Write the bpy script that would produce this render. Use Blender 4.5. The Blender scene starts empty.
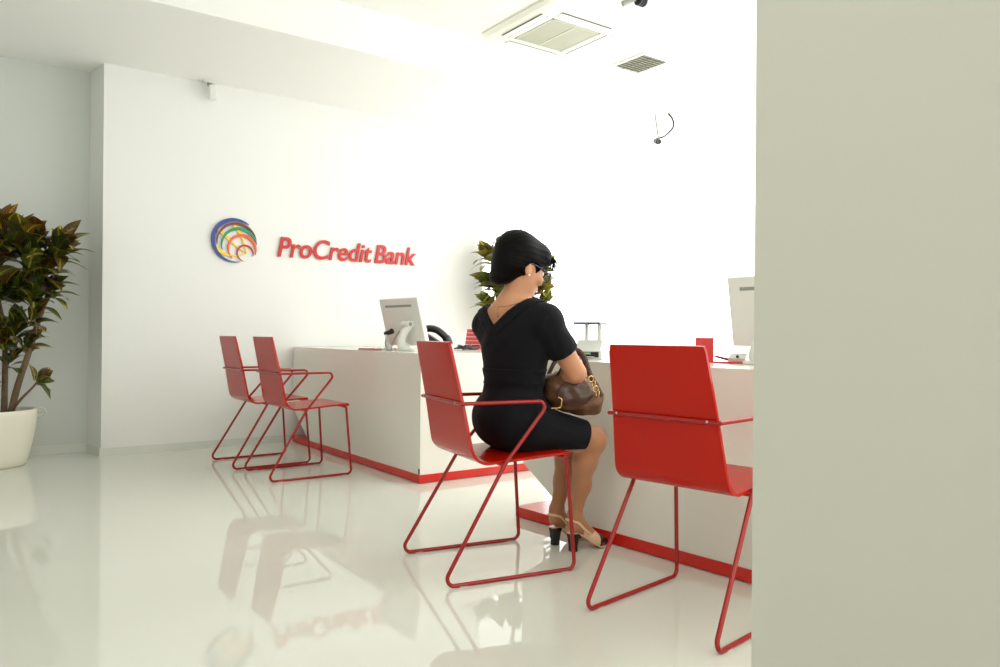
import bpy, bmesh, math, random
import numpy as np
from mathutils import Vector, Matrix, Quaternion

random.seed(7)
C = bpy.context.scene.collection
PI = math.pi

# ------------------------------------------------------------------ camera frame (measured from the photograph)
FPX, YAW, ROLL, CAMH = 765.0, 0.6191, 0.0082, 0.88
_F = np.array([math.sin(YAW), math.cos(YAW), 0.0])
_r = np.array([math.cos(YAW), -math.sin(YAW), 0.0])
_u = np.cross(_r, _F)
_R2 = math.cos(ROLL) * _r + math.sin(ROLL) * _u
_U2 = np.cross(_R2, _F)


def P(px, py, dep):
    """world point that lies at depth `dep` along the measured sight line"""
    d = _F + (px - 500) / FPX * _R2 - (py - 333.5) / FPX * _U2
    return d * dep + np.array([0, 0, CAMH])


# ------------------------------------------------------------------ materials
def lin(c):
    return tuple(((v / 255) / 12.92 if v / 255 <= 0.04045 else ((v / 255 + 0.055) / 1.055) ** 2.4) for v in c) + (1.0,)


def mat(name, rgb, rough=0.5, metal=0.0, spec=0.5, coat=0.0, noise=0.0, nscale=8.0, bump=0.0, bscale=60.0, sheen=0.0, rvar=0.0):
    m = bpy.data.materials.new(name)
    m.use_nodes = True
    nt = m.node_tree
    b = nt.nodes['Principled BSDF']
    col = lin(rgb)
    b.inputs['Base Color'].default_value = col
    b.inputs['Roughness'].default_value = rough
    b.inputs['Metallic'].default_value = metal
    b.inputs['Specular IOR Level'].default_value = spec
    b.inputs['Coat Weight'].default_value = coat
    b.inputs['Sheen Weight'].default_value = sheen
    if noise or bump or rvar:
        tc = nt.nodes.new('ShaderNodeTexCoord')
    if noise or rvar:
        n = nt.nodes.new('ShaderNodeTexNoise')
        n.inputs['Scale'].default_value = nscale
        n.inputs['Detail'].default_value = 4
        nt.links.new(tc.outputs['Object'], n.inputs['Vector'])
    if noise:
        mx = nt.nodes.new('ShaderNodeMix')
        mx.data_type = 'RGBA'
        mx.inputs['A'].default_value = tuple(c * (1 - noise) for c in col[:3]) + (1,)
        mx.inputs['B'].default_value = tuple(min(1, c * (1 + noise)) for c in col[:3]) + (1,)
        nt.links.new(n.outputs['Fac'], mx.inputs['Factor'])
        nt.links.new(mx.outputs['Result'], b.inputs['Base Color'])
    if rvar:
        mr = nt.nodes.new('ShaderNodeMapRange')
        mr.inputs['To Min'].default_value = max(0, rough - rvar)
        mr.inputs['To Max'].default_value = rough + rvar
        nt.links.new(n.outputs['Fac'], mr.inputs['Value'])
        nt.links.new(mr.outputs['Result'], b.inputs['Roughness'])
    if bump:
        n2 = nt.nodes.new('ShaderNodeTexNoise')
        n2.inputs['Scale'].default_value = bscale
        n2.inputs['Detail'].default_value = 5
        nt.links.new(tc.outputs['Object'], n2.inputs['Vector'])
        bp = nt.nodes.new('ShaderNodeBump')
        bp.inputs['Strength'].default_value = bump
        bp.inputs['Distance'].default_value = 0.01
        nt.links.new(n2.outputs['Fac'], bp.inputs['Height'])
        nt.links.new(bp.outputs['Normal'], b.inputs['Normal'])
    return m


M = {}
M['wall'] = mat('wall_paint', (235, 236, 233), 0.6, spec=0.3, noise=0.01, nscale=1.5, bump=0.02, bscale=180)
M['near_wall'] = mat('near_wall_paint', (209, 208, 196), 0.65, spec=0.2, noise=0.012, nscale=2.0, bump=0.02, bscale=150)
M['alcove'] = mat('alcove_paint_shaded', (212, 216, 212), 0.6, spec=0.3, noise=0.01, nscale=1.5)  # greyer than the wall paint, with the alcove's shade put into the colour
M['ceiling'] = mat('ceiling_paint', (238, 239, 236), 0.7, spec=0.2, noise=0.008, nscale=2)
M['soffit'] = mat('soffit_paint_lit', (246, 247, 244), 0.7, spec=0.2, noise=0.008, nscale=2)  # lightened copy of the ceiling paint, in place of floor bounce light
M['floor'] = mat('resin_floor', (221, 222, 212), 0.035, spec=0.5, noise=0.012, nscale=0.9, rvar=0.02)
M['baseboard'] = mat('baseboard_paint', (220, 223, 216), 0.35)
M['desk'] = mat('white_gloss_laminate', (234, 231, 222), 0.16, spec=0.5, noise=0.006, nscale=3)
M['red_base'] = mat('red_plinth_gloss', (205, 34, 22), 0.2, spec=0.5, noise=0.03, nscale=5)
M['red_shell'] = mat('red_lacquer_shell', (182, 24, 6), 0.12, spec=0.22, coat=0.0, noise=0.03, nscale=4)
M['red_tube'] = mat('red_powder_coat', (156, 14, 9), 0.3, spec=0.5, noise=0.03, nscale=20)
M['dark'] = mat('dark_plastic', (34, 34, 36), 0.4, noise=0.1, nscale=30)
M['clear_glide'] = mat('pale_glide_plastic', (190, 186, 178), 0.3, noise=0.03)
M['steel'] = mat('brushed_steel', (205, 205, 205), 0.25, metal=1.0, noise=0.03, nscale=40)
M['white_plastic'] = mat('white_plastic', (232, 233, 228), 0.35, noise=0.01, nscale=10)
M['grey_plastic'] = mat('grey_plastic', (150, 152, 146), 0.45, noise=0.03, nscale=20)
M['slate'] = mat('slate_lid_plastic', (84, 92, 110), 0.35, noise=0.03, nscale=20)
M['sign_red'] = mat('sign_red_acrylic', (196, 24, 20), 0.3, noise=0.02, nscale=10)
M['pot'] = mat('white_ceramic_pot', (236, 233, 218), 0.3, noise=0.02, nscale=6)
M['soil'] = mat('potting_soil', (52, 40, 30), 0.95, noise=0.3, nscale=60, bump=0.8, bscale=80)
M['bark'] = mat('croton_bark', (118, 98, 76), 0.85, noise=0.25, nscale=40, bump=0.5, bscale=70)
M['skin'] = mat('skin', (203, 146, 112), 0.5, spec=0.35, noise=0.05, nscale=14, bump=0.05, bscale=200)
M['nylon'] = mat('sheer_tights', (176, 122, 88), 0.45, spec=0.3, noise=0.05, nscale=16, sheen=0.2)
M['hair'] = mat('black_hair', (6, 5, 5), 0.5, spec=0.10, noise=0.3, nscale=30)
M['dress'] = mat('navy_black_crepe', (12, 13, 20), 0.8, spec=0.18, noise=0.12, nscale=120, bump=0.12, bscale=420, sheen=0.04)
M['leather'] = mat('brown_leather', (104, 70, 48), 0.38, spec=0.5, noise=0.25, nscale=12, bump=0.3, bscale=60)
M['leather_dark'] = mat('dark_brown_leather', (70, 46, 34), 0.35, spec=0.5, noise=0.2, nscale=14, bump=0.2, bscale=80)
M['gold'] = mat('gold_metal', (214, 178, 112), 0.22, metal=1.0, noise=0.04, nscale=40)
M['lining'] = mat('olive_lining', (104, 102, 62), 0.8, noise=0.2, nscale=30)
M['beige_leather'] = mat('beige_patent_leather', (226, 190, 156), 0.3, noise=0.04, nscale=30)
M['black_patent'] = mat('black_patent_leather', (16, 14, 14), 0.2, noise=0.1, nscale=30)
M['pearl'] = mat('pearl', (240, 234, 224), 0.2, noise=0.02)
M['spectacle'] = mat('purple_grey_acetate', (52, 44, 62), 0.25, noise=0.1, nscale=40)
M['eye_white'] = mat('eye_white', (236, 232, 228), 0.2, noise=0.02)
M['lip'] = mat('lip_colour', (176, 92, 84), 0.4, noise=0.05)
M['paper'] = mat('paper', (240, 240, 234), 0.7, noise=0.02)
M['lcd'] = mat('green_display', (150, 190, 160), 0.2, noise=0.05)
M['office_red'] = mat('red_ribbed_fabric', (206, 62, 66), 0.6, noise=0.06, nscale=40)
M['pale_green'] = mat('pale_green_plastic', (206, 210, 188), 0.5, noise=0.02)
M['ac'] = mat('ac_white_plastic', (238, 239, 230), 0.4, noise=0.01)
M['ac_grille'] = mat('ac_grille_plastic', (196, 197, 178), 0.5, noise=0.02)
M['vent_mid'] = mat('vent_back', (132, 132, 118), 0.6, noise=0.05)
M['vent_dark'] = mat('vent_dark_grey', (96, 96, 84), 0.6, noise=0.05)  # dark grey of the filter, outlet slots and slat rails
for nm, c in dict(blue=(44, 62, 140), brown=(110, 42, 48), green=(20, 142, 96), orange=(230, 92, 44), darkred=(186, 40, 38), yellow=(246, 206, 24)).items():
    M['logo_' + nm] = mat('logo_' + nm, c, 0.35, noise=0.02)


def glass_mat():
    m = bpy.data.materials.new('spectacle_glass')
    m.use_nodes = True
    b = m.node_tree.nodes['Principled BSDF']
    b.inputs['Base Color'].default_value = (0.95, 0.97, 0.97, 1)
    b.inputs['Transmission Weight'].default_value = 1.0
    b.inputs['Roughness'].default_value = 0.02
    b.inputs['IOR'].default_value = 1.05
    return m


M['glass'] = glass_mat()


def window_mat(strength):
    m = bpy.data.materials.new('daylit_frosted_glass')
    m.use_nodes = True
    nt = m.node_tree
    nt.nodes.remove(nt.nodes['Principled BSDF'])
    out = nt.nodes['Material Output']
    e = nt.nodes.new('ShaderNodeEmission')
    tc = nt.nodes.new('ShaderNodeTexCoord')
    n = nt.nodes.new('ShaderNodeTexNoise')
    n.inputs['Scale'].default_value = 0.6
    nt.links.new(tc.outputs['Object'], n.inputs['Vector'])
    mx = nt.nodes.new('ShaderNodeMix')
    mx.data_type = 'RGBA'
    mx.inputs['A'].default_value = (0.98, 0.99, 0.99, 1)
    mx.inputs['B'].default_value = (1.0, 1.0, 0.98, 1)
    nt.links.new(n.outputs['Fac'], mx.inputs['Factor'])
    nt.links.new(mx.outputs['Result'], e.inputs['Color'])
    e.inputs['Strength'].default_value = strength
    nt.links.new(e.outputs['Emission'], out.inputs['Surface'])
    return m


M['window'] = window_mat(3.6)


def leaf_mat(name, dark, mid, vein, red, redamt, trans=0.25):
    m = bpy.data.materials.new(name)
    m.use_nodes = True
    nt = m.node_tree
    N, Lk = nt.nodes, nt.links
    b = N['Principled BSDF']
    uv = N.new('ShaderNodeUVMap')
    uv.uv_map = 'UVMap'
    sep = N.new('ShaderNodeSeparateXYZ')
    Lk.new(uv.outputs['UV'], sep.inputs[0])

    def math_(op, a, b2=None, c=None):
        n = N.new('ShaderNodeMath')
        n.operation = op
        for i, v in enumerate((a, b2, c)):
            if v is None:
                continue
            if isinstance(v, (int, float)):
                n.inputs[i].default_value = v
            else:
                Lk.new(v, n.inputs[i])
        return n.outputs[0]
    ax = math_('ABSOLUTE', math_('SUBTRACT', sep.outputs['X'], 0.5))
    rib = math_('LESS_THAN', ax, 0.05)
    ph = math_('SUBTRACT', math_('MULTIPLY', sep.outputs['Y'], 11.0), math_('MULTIPLY', ax, 9.0))
    fr = math_('FRACT', ph)
    side = math_('LESS_THAN', fr, 0.22)
    tone = N.new('ShaderNodeAttribute')
    tone.attribute_name = 'tone'
    tsep = N.new('ShaderNodeSeparateColor')
    Lk.new(tone.outputs['Color'], tsep.inputs[0])
    base = N.new('ShaderNodeMix')
    base.data_type = 'RGBA'
    base.inputs['A'].default_value = lin(dark)
    base.inputs['B'].default_value = lin(mid)
    Lk.new(tsep.outputs[0], base.inputs['Factor'])
    rd = N.new('ShaderNodeMix')
    rd.data_type = 'RGBA'
    rd.inputs['B'].default_value = lin(red)
    Lk.new(base.outputs['Result'], rd.inputs['A'])
    Lk.new(math_('MULTIPLY', tsep.outputs[1], redamt), rd.inputs['Factor'])
    vn = N.new('ShaderNodeMix')
    vn.data_type = 'RGBA'
    vn.inputs['B'].default_value = lin(vein)
    Lk.new(rd.outputs['Result'], vn.inputs['A'])
    vf = math_('MAXIMUM', rib, math_('MULTIPLY', side, 0.55))
    Lk.new(math_('MULTIPLY', vf, tsep.outputs[2]), vn.inputs['Factor'])
    Lk.new(vn.outputs['Result'], b.inputs['Base Color'])
    b.inputs['Roughness'].default_value = 0.35
    tr = N.new('ShaderNodeBsdfTranslucent')
    Lk.new(vn.outputs['Result'], tr.inputs['Color'])
    ms = N.new('ShaderNodeMixShader')
    ms.inputs[0].default_value = trans
    Lk.new(b.outputs[0], ms.inputs[1])
    Lk.new(tr.outputs[0], ms.inputs[2])
    Lk.new(ms.outputs[0], N['Material Output'].inputs['Surface'])
    return m


M['leaf_dark'] = leaf_mat('croton_leaf', (22, 38, 18), (62, 84, 32), (206, 190, 62), (118, 54, 26), 0.85, 0.15)
M['leaf_backlit'] = leaf_mat('croton_leaf_backlit', (40, 62, 26), (96, 118, 48), (206, 196, 104), (176, 112, 40), 0.7, 0.35)  # paler leaf colours, brightened to look backlit


# ------------------------------------------------------------------ object helpers
def link_mesh(name, me, m, parent=None, smooth=False):
    o = bpy.data.objects.new(name, me)
    C.objects.link(o)
    if m is not None and len(me.materials) == 0:
        me.materials.append(m)
    if parent is not None:
        o.parent = parent
    if smooth:
        me.polygons.foreach_set('use_smooth', [True] * len(me.polygons))
        me.set_sharp_from_angle(angle=math.radians(48))
    return o


def obj(name, bm, m, parent=None, smooth=False, bevel=0.0, seg=2, wn=True):
    me = bpy.data.meshes.new(name)
    if bevel > 0:
        es = [e for e in bm.edges if len(e.link_faces) == 2 and e.calc_face_angle(0) > 0.5]
        bmesh.ops.bevel(bm, geom=es, offset=bevel, segments=seg, affect='EDGES', profile=0.5)
    bmesh.ops.recalc_face_normals(bm, faces=bm.faces)
    bm.to_mesh(me)
    bm.free()
    return link_mesh(name, me, m, parent, smooth)


def tag(o, label=None, cat=None, group=None, kind=None):
    if label:
        o['label'] = label
    if cat:
        o['category'] = cat
    if group:
        o['group'] = group
    if kind:
        o['kind'] = kind
    return o


def thing(name, label, cat, loc=(0, 0, 0), rotz=0.0, group=None):
    o = bpy.data.objects.new(name, None)
    o.empty_display_size = 0.1
    C.objects.link(o)
    o.location = loc
    o.rotation_euler = (0, 0, rotz)
    return tag(o, label, cat, group)


def add_box(bm, x0, x1, y0, y1, z0, z1, mtx=None):
    vs = [bm.verts.new(v) for v in [(x0, y0, z0), (x1, y0, z0), (x1, y1, z0), (x0, y1, z0), (x0, y0, z1), (x1, y0, z1), (x1, y1, z1), (x0, y1, z1)]]
    for f in [(3, 2, 1, 0), (4, 5, 6, 7), (0, 1, 5, 4), (1, 2, 6, 5), (2, 3, 7, 6), (3, 0, 4, 7)]:
        bm.faces.new([vs[i] for i in f])
    if mtx is not None:
        bmesh.ops.transform(bm, matrix=mtx, verts=vs)
    return vs


def box(x0, x1, y0, y1, z0, z1):
    bm = bmesh.new()
    add_box(bm, x0, x1, y0, y1, z0, z1)
    return bm


def prism(poly, axis, a0, a1):
    """extrude a 2-D polygon along an axis: 'x' -> poly is (y,z), 'y' -> (x,z), 'z' -> (x,y)"""
    bm = bmesh.new()

    def v(p, a):
        return {'x': (a, p[0], p[1]), 'y': (p[0], a, p[1]), 'z': (p[0], p[1], a)}[axis]
    A = [bm.verts.new(v(p, a0)) for p in poly]
    B = [bm.verts.new(v(p, a1)) for p in poly]
    bm.faces.new(A)
    bm.faces.new(list(reversed(B)))
    n = len(poly)
    for i in range(n):
        bm.faces.new([A[i], B[i], B[(i + 1) % n], A[(i + 1) % n]])
    return bm


def fillet(pts, rad, n=7):
    """round the corners of an open polyline"""
    pts = [Vector(p) for p in pts]
    out = [pts[0]]
    for i in range(1, len(pts) - 1):
        a, b, c = pts[i - 1], pts[i], pts[i + 1]
        r = rad[i] if isinstance(rad, (list, tuple)) else rad
        d1, d2 = (a - b).normalized(), (c - b).normalized()
        ang = d1.angle(d2)
        if r <= 0 or ang > PI - 0.02:
            out.append(b)
            continue
        t = min(r / math.tan(ang / 2), (a - b).length * 0.49, (c - b).length * 0.49)
        rr = t * math.tan(ang / 2)
        cen = b + (d1 + d2).normalized() * (rr / math.sin(ang / 2))
        p1, p2 = b + d1 * t, b + d2 * t
        v1, v2 = p1 - cen, p2 - cen
        th = v1.angle(v2)
        for k in range(n + 1):
            s = k / n
            out.append(cen + (v1 * math.sin((1 - s) * th) + v2 * math.sin(s * th)) / math.sin(th))
    out.append(pts[-1])
    return out


def add_tube(bm, pts, r, seg=10, flat=1.0, cap=True):
    pts = [Vector(p) for p in pts]
    rs = r if isinstance(r, (list, tuple)) else [r] * len(pts)
    t0 = (pts[1] - pts[0]).normalized()
    up = Vector((0, 0, 1)) if abs(t0.z) < 0.9 else Vector((1, 0, 0))
    nrm = (up - t0 * up.dot(t0)).normalized()
    rings = []
    prev = t0
    for i, p in enumerate(pts):
        if i == 0:
            t = t0
        elif i == len(pts) - 1:
            t = (pts[i] - pts[i - 1]).normalized()
        else:
            t = ((pts[i + 1] - p).normalized() + (p - pts[i - 1]).normalized())
            t = t.normalized() if t.length > 1e-6 else prev
        q = prev.rotation_difference(t)
        nrm = q @ nrm
        nrm = (nrm - t * nrm.dot(t)).normalized()
        prev = t
        bn = t.cross(nrm)
        ring = []
        for k in range(seg):
            a = 2 * PI * k / seg
            ring.append(bm.verts.new(p + nrm * (math.cos(a) * rs[i]) + bn * (math.sin(a) * rs[i] * flat)))
        rings.append(ring)
    for i in range(len(rings) - 1):
        for k in range(seg):
            bm.faces.new([rings[i][k], rings[i][(k + 1) % seg], rings[i + 1][(k + 1) % seg], rings[i + 1][k]])
    if cap:
        bm.faces.new(list(reversed(rings[0])))
        bm.faces.new(rings[-1])
    return bm


def tube(pts, r, seg=10, flat=1.0):
    return add_tube(bmesh.new(), pts, r, seg, flat)


def spline(pts, n=8):
    """Catmull-Rom through points"""
    pts = [Vector(p) for p in pts]
    q = [pts[0] * 2 - pts[1]] + pts + [pts[-1] * 2 - pts[-2]]
    out = []
    for i in range(1, len(q) - 2):
        for k in range(n):
            t = k / n
            a, b, c, d = q[i - 1], q[i], q[i + 1], q[i + 2]
            out.append(0.5 * ((2 * b) + (c - a) * t + (2 * a - 5 * b + 4 * c - d) * t * t + (3 * b - a - 3 * c + d) * t ** 3))
    out.append(pts[-1])
    return out


def lathe(profile, seg=48, center=(0, 0, 0)):
    """profile [(r,z)...] from bottom to top; closed at the ends when r == 0"""
    bm = bmesh.new()
    rings = []
    for r, z in profile:
        if r < 1e-6:
            rings.append([bm.verts.new((center[0], center[1], center[2] + z))])
        else:
            rings.append([bm.verts.new((center[0] + r * math.cos(2 * PI * k / seg), center[1] + r * math.sin(2 * PI * k / seg), center[2] + z)) for k in range(seg)])
    for a, b in zip(rings, rings[1:]):
        for k in range(seg):
            k2 = (k + 1) % seg
            if len(a) == 1 and len(b) == 1:
                continue
            if len(a) == 1:
                bm.faces.new([a[0], b[k2], b[k]])
            elif len(b) == 1:
                bm.faces.new([a[k], a[k2], b[0]])
            else:
                bm.faces.new([a[k], a[k2], b[k2], b[k]])
    return bm


def add_torus(bm, center, axis_a, axis_b, R, r, seg=20, rs=8, a0=0.0, a1=2 * PI):
    c = Vector(center)
    A, B = Vector(axis_a).normalized(), Vector(axis_b).normalized()
    full = abs(a1 - a0 - 2 * PI) < 1e-6
    n = seg if full else seg + 1
    N = A.cross(B)
    rings = []
    for i in range(n):
        t = a0 + (a1 - a0) * i / seg
        d = A * math.cos(t) + B * math.sin(t)
        rings.append([bm.verts.new(c + d * (R + r * math.cos(2 * PI * k / rs)) + N * (r * math.sin(2 * PI * k / rs))) for k in range(rs)])
    for i in range(n if full else n - 1):
        a, b = rings[i], rings[(i + 1) % n]
        for k in range(rs):
            bm.faces.new([a[k], a[(k + 1) % rs], b[(k + 1) % rs], b[k]])
    if not full:
        bm.faces.new(list(reversed(rings[0])))
        bm.faces.new(rings[-1])
    return bm


def add_ball(bm, c, r, seg=16, rings=10, scale=(1, 1, 1)):
    m = Matrix.Translation(Vector(c)) @ Matrix.Diagonal((r * scale[0], r * scale[1], r * scale[2], 1))
    bmesh.ops.create_uvsphere(bm, u_segments=seg, v_segments=rings, radius=1, matrix=m)
    return bm


# ------------------------------------------------------------------ signed-distance modelling (bodies, cloth, leather)
class SDF:
    def __init__(self, lo, hi, h):
        self.lo = np.array(lo, float)
        self.h = h
        self.n = np.ceil((np.array(hi) - self.lo) / h).astype(int) + 1
        self.v = np.full(self.n, 1.0, np.float32)

    def axes(self):
        return [self.lo[i] + self.h * np.arange(self.n[i]) for i in range(3)]

    def pts(self, sl):
        ax = self.axes()
        return np.meshgrid(ax[0][sl[0]], ax[1][sl[1]], ax[2][sl[2]], indexing='ij')

    def region(self, lo, hi):
        a = np.clip(np.floor((np.array(lo) - self.lo) / self.h).astype(int), 0, self.n)
        b = np.clip(np.ceil((np.array(hi) - self.lo) / self.h).astype(int) + 1, 0, self.n)
        return tuple(slice(int(a[i]), int(max(a[i], b[i]))) for i in range(3))

    def blend(self, sl, d, k):
        o = self.v[sl]
        if k > 0:
            hh = np.maximum(k - np.abs(o - d), 0) / k
            self.v[sl] = np.minimum(o, d) - hh * hh * k * 0.25
        else:
            self.v[sl] = np.minimum(o, d)

    def cone(self, a, b, ra, rb, k=0.02):
        a, b = np.array(a, float), np.array(b, float)
        m = max(ra, rb) + k + 0.03
        sl = self.region(np.minimum(a, b) - m, np.maximum(a, b) + m)
        x, y, z = self.pts(sl)
        ba = b - a
        L2 = max(ba @ ba, 1e-9)
        t = np.clip(((x - a[0]) * ba[0] + (y - a[1]) * ba[1] + (z - a[2]) * ba[2]) / L2, 0, 1)
        d = np.sqrt((x - a[0] - t * ba[0]) ** 2 + (y - a[1] - t * ba[1]) ** 2 + (z - a[2] - t * ba[2]) ** 2) - (ra + (rb - ra) * t)
        self.blend(sl, d.astype(np.float32), k)

    def ell_field(self, c, axes, radii, sl):
        x, y, z = self.pts(sl)
        c = np.array(c, float)
        q0, q1 = 0, 0
        for ax, r in zip(axes, radii):
            ax = np.array(ax, float)
            u = (x - c[0]) * ax[0] + (y - c[1]) * ax[1] + (z - c[2]) * ax[2]
            q0 = q0 + (u / r) ** 2
            q1 = q1 + (u / r ** 2) ** 2
        k0 = np.sqrt(q0)
        k1 = np.sqrt(q1) + 1e-9
        return (k0 * (k0 - 1) / k1).astype(np.float32)

    def ell(self, c, axes, radii, k=0.02, sub=False):
        m = max(radii) + k + 0.03
        sl = self.region(np.array(c) - m, np.array(c) + m)
        d = self.ell_field(c, axes, radii, sl)
        if sub:
            o = self.v[sl]
            if k > 0:
                hh = np.maximum(k - np.abs(o + d), 0) / k
                self.v[sl] = np.maximum(o, -d) + hh * hh * k * 0.25
            else:
                self.v[sl] = np.maximum(o, -d)
        else:
            self.blend(sl, d, k)

    def full(self):
        return self.pts((slice(None),) * 3)

    def mesh(self, v=None):
        v = self.v if v is None else v
        v = v.copy()
        v[0] = v[-1] = 1
        v[:, 0] = v[:, -1] = 1
        v[:, :, 0] = v[:, :, -1] = 1
        ins = v < 0
        nx, ny, nz = v.shape
        cnt = np.zeros((nx - 1, ny - 1, nz - 1), np.int32)
        acc = np.zeros((nx - 1, ny - 1, nz - 1, 3), np.float32)
        off = [(i, j, k) for i in (0, 1) for j in (0, 1) for k in (0, 1)]

        def sh(arr, o):
            return arr[o[0]:nx - 1 + o[0], o[1]:ny - 1 + o[1], o[2]:nz - 1 + o[2]]
        for o in off:
            for ax in range(3):
                if o[ax] == 0:
                    o2 = list(o)
                    o2[ax] = 1
                    a, b = sh(v, o), sh(v, o2)
                    cr = sh(ins, o) != sh(ins, o2)
                    t = np.where(cr, a / np.where(cr, a - b, 1), 0)
                    cnt += cr
                    for q in range(3):
                        acc[..., q] += np.where(cr, (t if q == ax else o[q]), 0)
        act = cnt > 0
        idx = np.full(act.shape, -1, np.int64)
        cells = np.argwhere(act)
        idx[act] = np.arange(len(cells))
        pos = (cells + acc[act] / cnt[act][:, None]) * self.h + self.lo
        faces = []
        for ax in range(3):
            s1 = [slice(None)] * 3
            s2 = [slice(None)] * 3
            s1[ax] = slice(0, -1)
            s2[ax] = slice(1, None)
            cr = ins[tuple(s1)] != ins[tuple(s2)]
            e = np.argwhere(cr)
            flip = ins[tuple(s1)][cr]
            a1, a2 = (ax + 1) % 3, (ax + 2) % 3
            ok = (e[:, a1] > 0) & (e[:, a2] > 0) & (e[:, a1] < v.shape[a1] - 1) & (e[:, a2] < v.shape[a2] - 1)
            e, flip = e[ok], flip[ok]

            def cid(d1, d2):
                q = e.copy()
                q[:, a1] -= d1
                q[:, a2] -= d2
                return idx[q[:, 0], q[:, 1], q[:, 2]]
            f = np.stack([cid(1, 1), cid(0, 1), cid(0, 0), cid(1, 0)], 1)
            f[~flip] = f[~flip][:, ::-1]
            faces.append(f)
        return pos, np.concatenate(faces)


def smooth_verts(pos, faces, it=2, lam=0.5):
    n = len(pos)
    e = np.concatenate([faces[:, [0, 1]], faces[:, [1, 2]], faces[:, [2, 3]], faces[:, [3, 0]]])
    e = np.concatenate([e, e[:, ::-1]])
    deg = np.bincount(e[:, 0], minlength=n)[:, None]
    for _ in range(it):
        for l in (lam, -lam * 1.04):
            s = np.stack([np.bincount(e[:, 0], weights=pos[e[:, 1], q], minlength=n) for q in range(3)], 1)
            pos = pos + l * (s / np.maximum(deg, 1) - pos)
    return pos


def sdf_obj(name, s, m, parent=None, v=None, it=3):
    pos, faces = s.mesh(v)
    pos = smooth_verts(pos, faces, it)
    me = bpy.data.meshes.new(name)
    me.from_pydata(pos.tolist(), [], faces.tolist())
    me.update()
    return link_mesh(name, me, m, parent, True)


# ================================================================== THE ROOM
WY = 5.975          # logo wall plane
DX = 2.226          # front plane of both desks
ZS, ZC = 2.75, 3.042  # soffit and upper ceiling heights


def struct(name, bm, m, label=None):
    o = obj(name, bm, m)
    o['kind'] = 'structure'
    if label:
        o['label'] = label
    return o


struct('floor', box(-2.5, 6.25, -3.0, 9.3, -0.1, 0.0), M['floor'], 'glossy white poured resin floor')
struct('wall_back', prism([(0.838, WY), (4.05, WY), (4.05, 9.3), (0.79, 9.3), (0.79, 6.25)], 'z', 0, ZS), M['wall'], 'white wall that carries the bank lettering')
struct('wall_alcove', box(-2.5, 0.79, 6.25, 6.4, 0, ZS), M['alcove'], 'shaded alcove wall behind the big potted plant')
struct('wall_far', box(4.05, 6.25, 9.3, 9.4, 0, ZC), M['wall'])
struct('wall_left', box(-2.6, -2.5, -3.0, 6.4, 0, 3.1), M['wall'])
struct('wall_rear', box(-2.5, 6.25, -3.1, -3.0, 0, 3.1), M['wall'])
struct('wall_near', box(1.0, 1.22, -3.0, 0.731, 0, ZC), M['near_wall'], 'plain grey-green wall close by on the right')
# ceilings: a lower soffit along the logo wall and a higher main ceiling
struct('ceiling', prism([(-2.6, -3.1), (6.3, -3.1), (6.3, 9.4), (4.05, 9.4), (4.05, 4.69), (-2.6, 4.69)], 'z', ZC, 3.2), M['ceiling'], 'white main ceiling')
struct('ceiling_soffit', box(-2.6, 4.05, 4.69, 9.4, ZS, 3.2), M['soffit'], 'lower white soffit above the lettered wall')
# baseboards
struct('baseboard_back', box(0.838, 4.05, WY - 0.012, WY, 0, 0.055), M['baseboard'])
struct('baseboard_alcove', box(-2.5, 0.782, 6.238, 6.25, 0, 0.06), M['baseboard'])
struct('baseboard_return', prism([(0.826, WY - 0.012), (0.838, WY - 0.012), (0.838, WY), (0.79, 6.25), (0.778, 6.25)], 'z', 0, 0.055), M['baseboard'])
# daylit glazing along the right side of the banking hall
w = bpy.data.objects.new('window_1', None)
C.objects.link(w)
w['kind'] = 'structure'
w['label'] = 'tall daylit frosted window wall behind the desks'
obj('window_pane', box(6.2, 6.22, -1.0, 9.25, 0.03, ZC - 0.0), M['window'], w)
obj('window_frame', box(6.17, 6.25, -1.0, 9.25, 0.0, 0.03), M['white_plastic'], w)
struct('wall_right', box(6.2, 6.3, -3.0, -1.0, 0, ZC), M['wall'])

# ================================================================== DESKS
def make_desk(name, label, loc, rotz, y_end, y_far, depth, lip=0.0):
    """white slab desk: vertical ends, the far lower corner cut away, on a long red plinth"""
    t = thing(name, label, 'desk', loc, rotz)
    DX = 0.0
    poly = [(y_end, 0.050), (y_end, 0.76), (y_far, 0.76), (y_far, 0.265), (y_far - 0.335, 0.050)]
    obj('body', prism(poly, 'x', DX, DX + depth), M['desk'], t, bevel=0.003)
    o = obj('plinth', box(DX - 0.006, DX + depth + 0.006, y_end - 0.006, y_far + lip, 0.004, 0.050), M['red_base'], t, bevel=0.002)
    o['label'] = 'long red base strip of the desk'
    bm = bmesh.new()
    n = 7
    L = (y_far - y_end) / n
    for i in range(n):
        add_box(bm, DX + 0.02, DX + depth - 0.03, y_end + 0.03 + i * L, y_end + 0.03 + i * L + L * 0.82, 0.0, 0.004)
    obj('base_strip', bm, M['dark'], t)
    return t


desk_a = make_desk('reception_desk', 'white slab desk with red base running up to the lettered wall', (2.214, 3.90, 0), 0, 0.0, 2.062, 0.93, -0.02)
obj('corner_tab', box(-0.0025, 0, 0.004, 0.018, 0.052, 0.084), M['dark'], desk_a)
desk_b = make_desk('reception_desk', 'white slab desk with red base where the woman sits, beside the near wall', (2.208, 2.955, 0), math.radians(4.3), -2.0, -0.05, 0.90, 0.045)

# ================================================================== VISITOR CHAIRS
RT = 0.0072
CWID = 0.455


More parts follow.
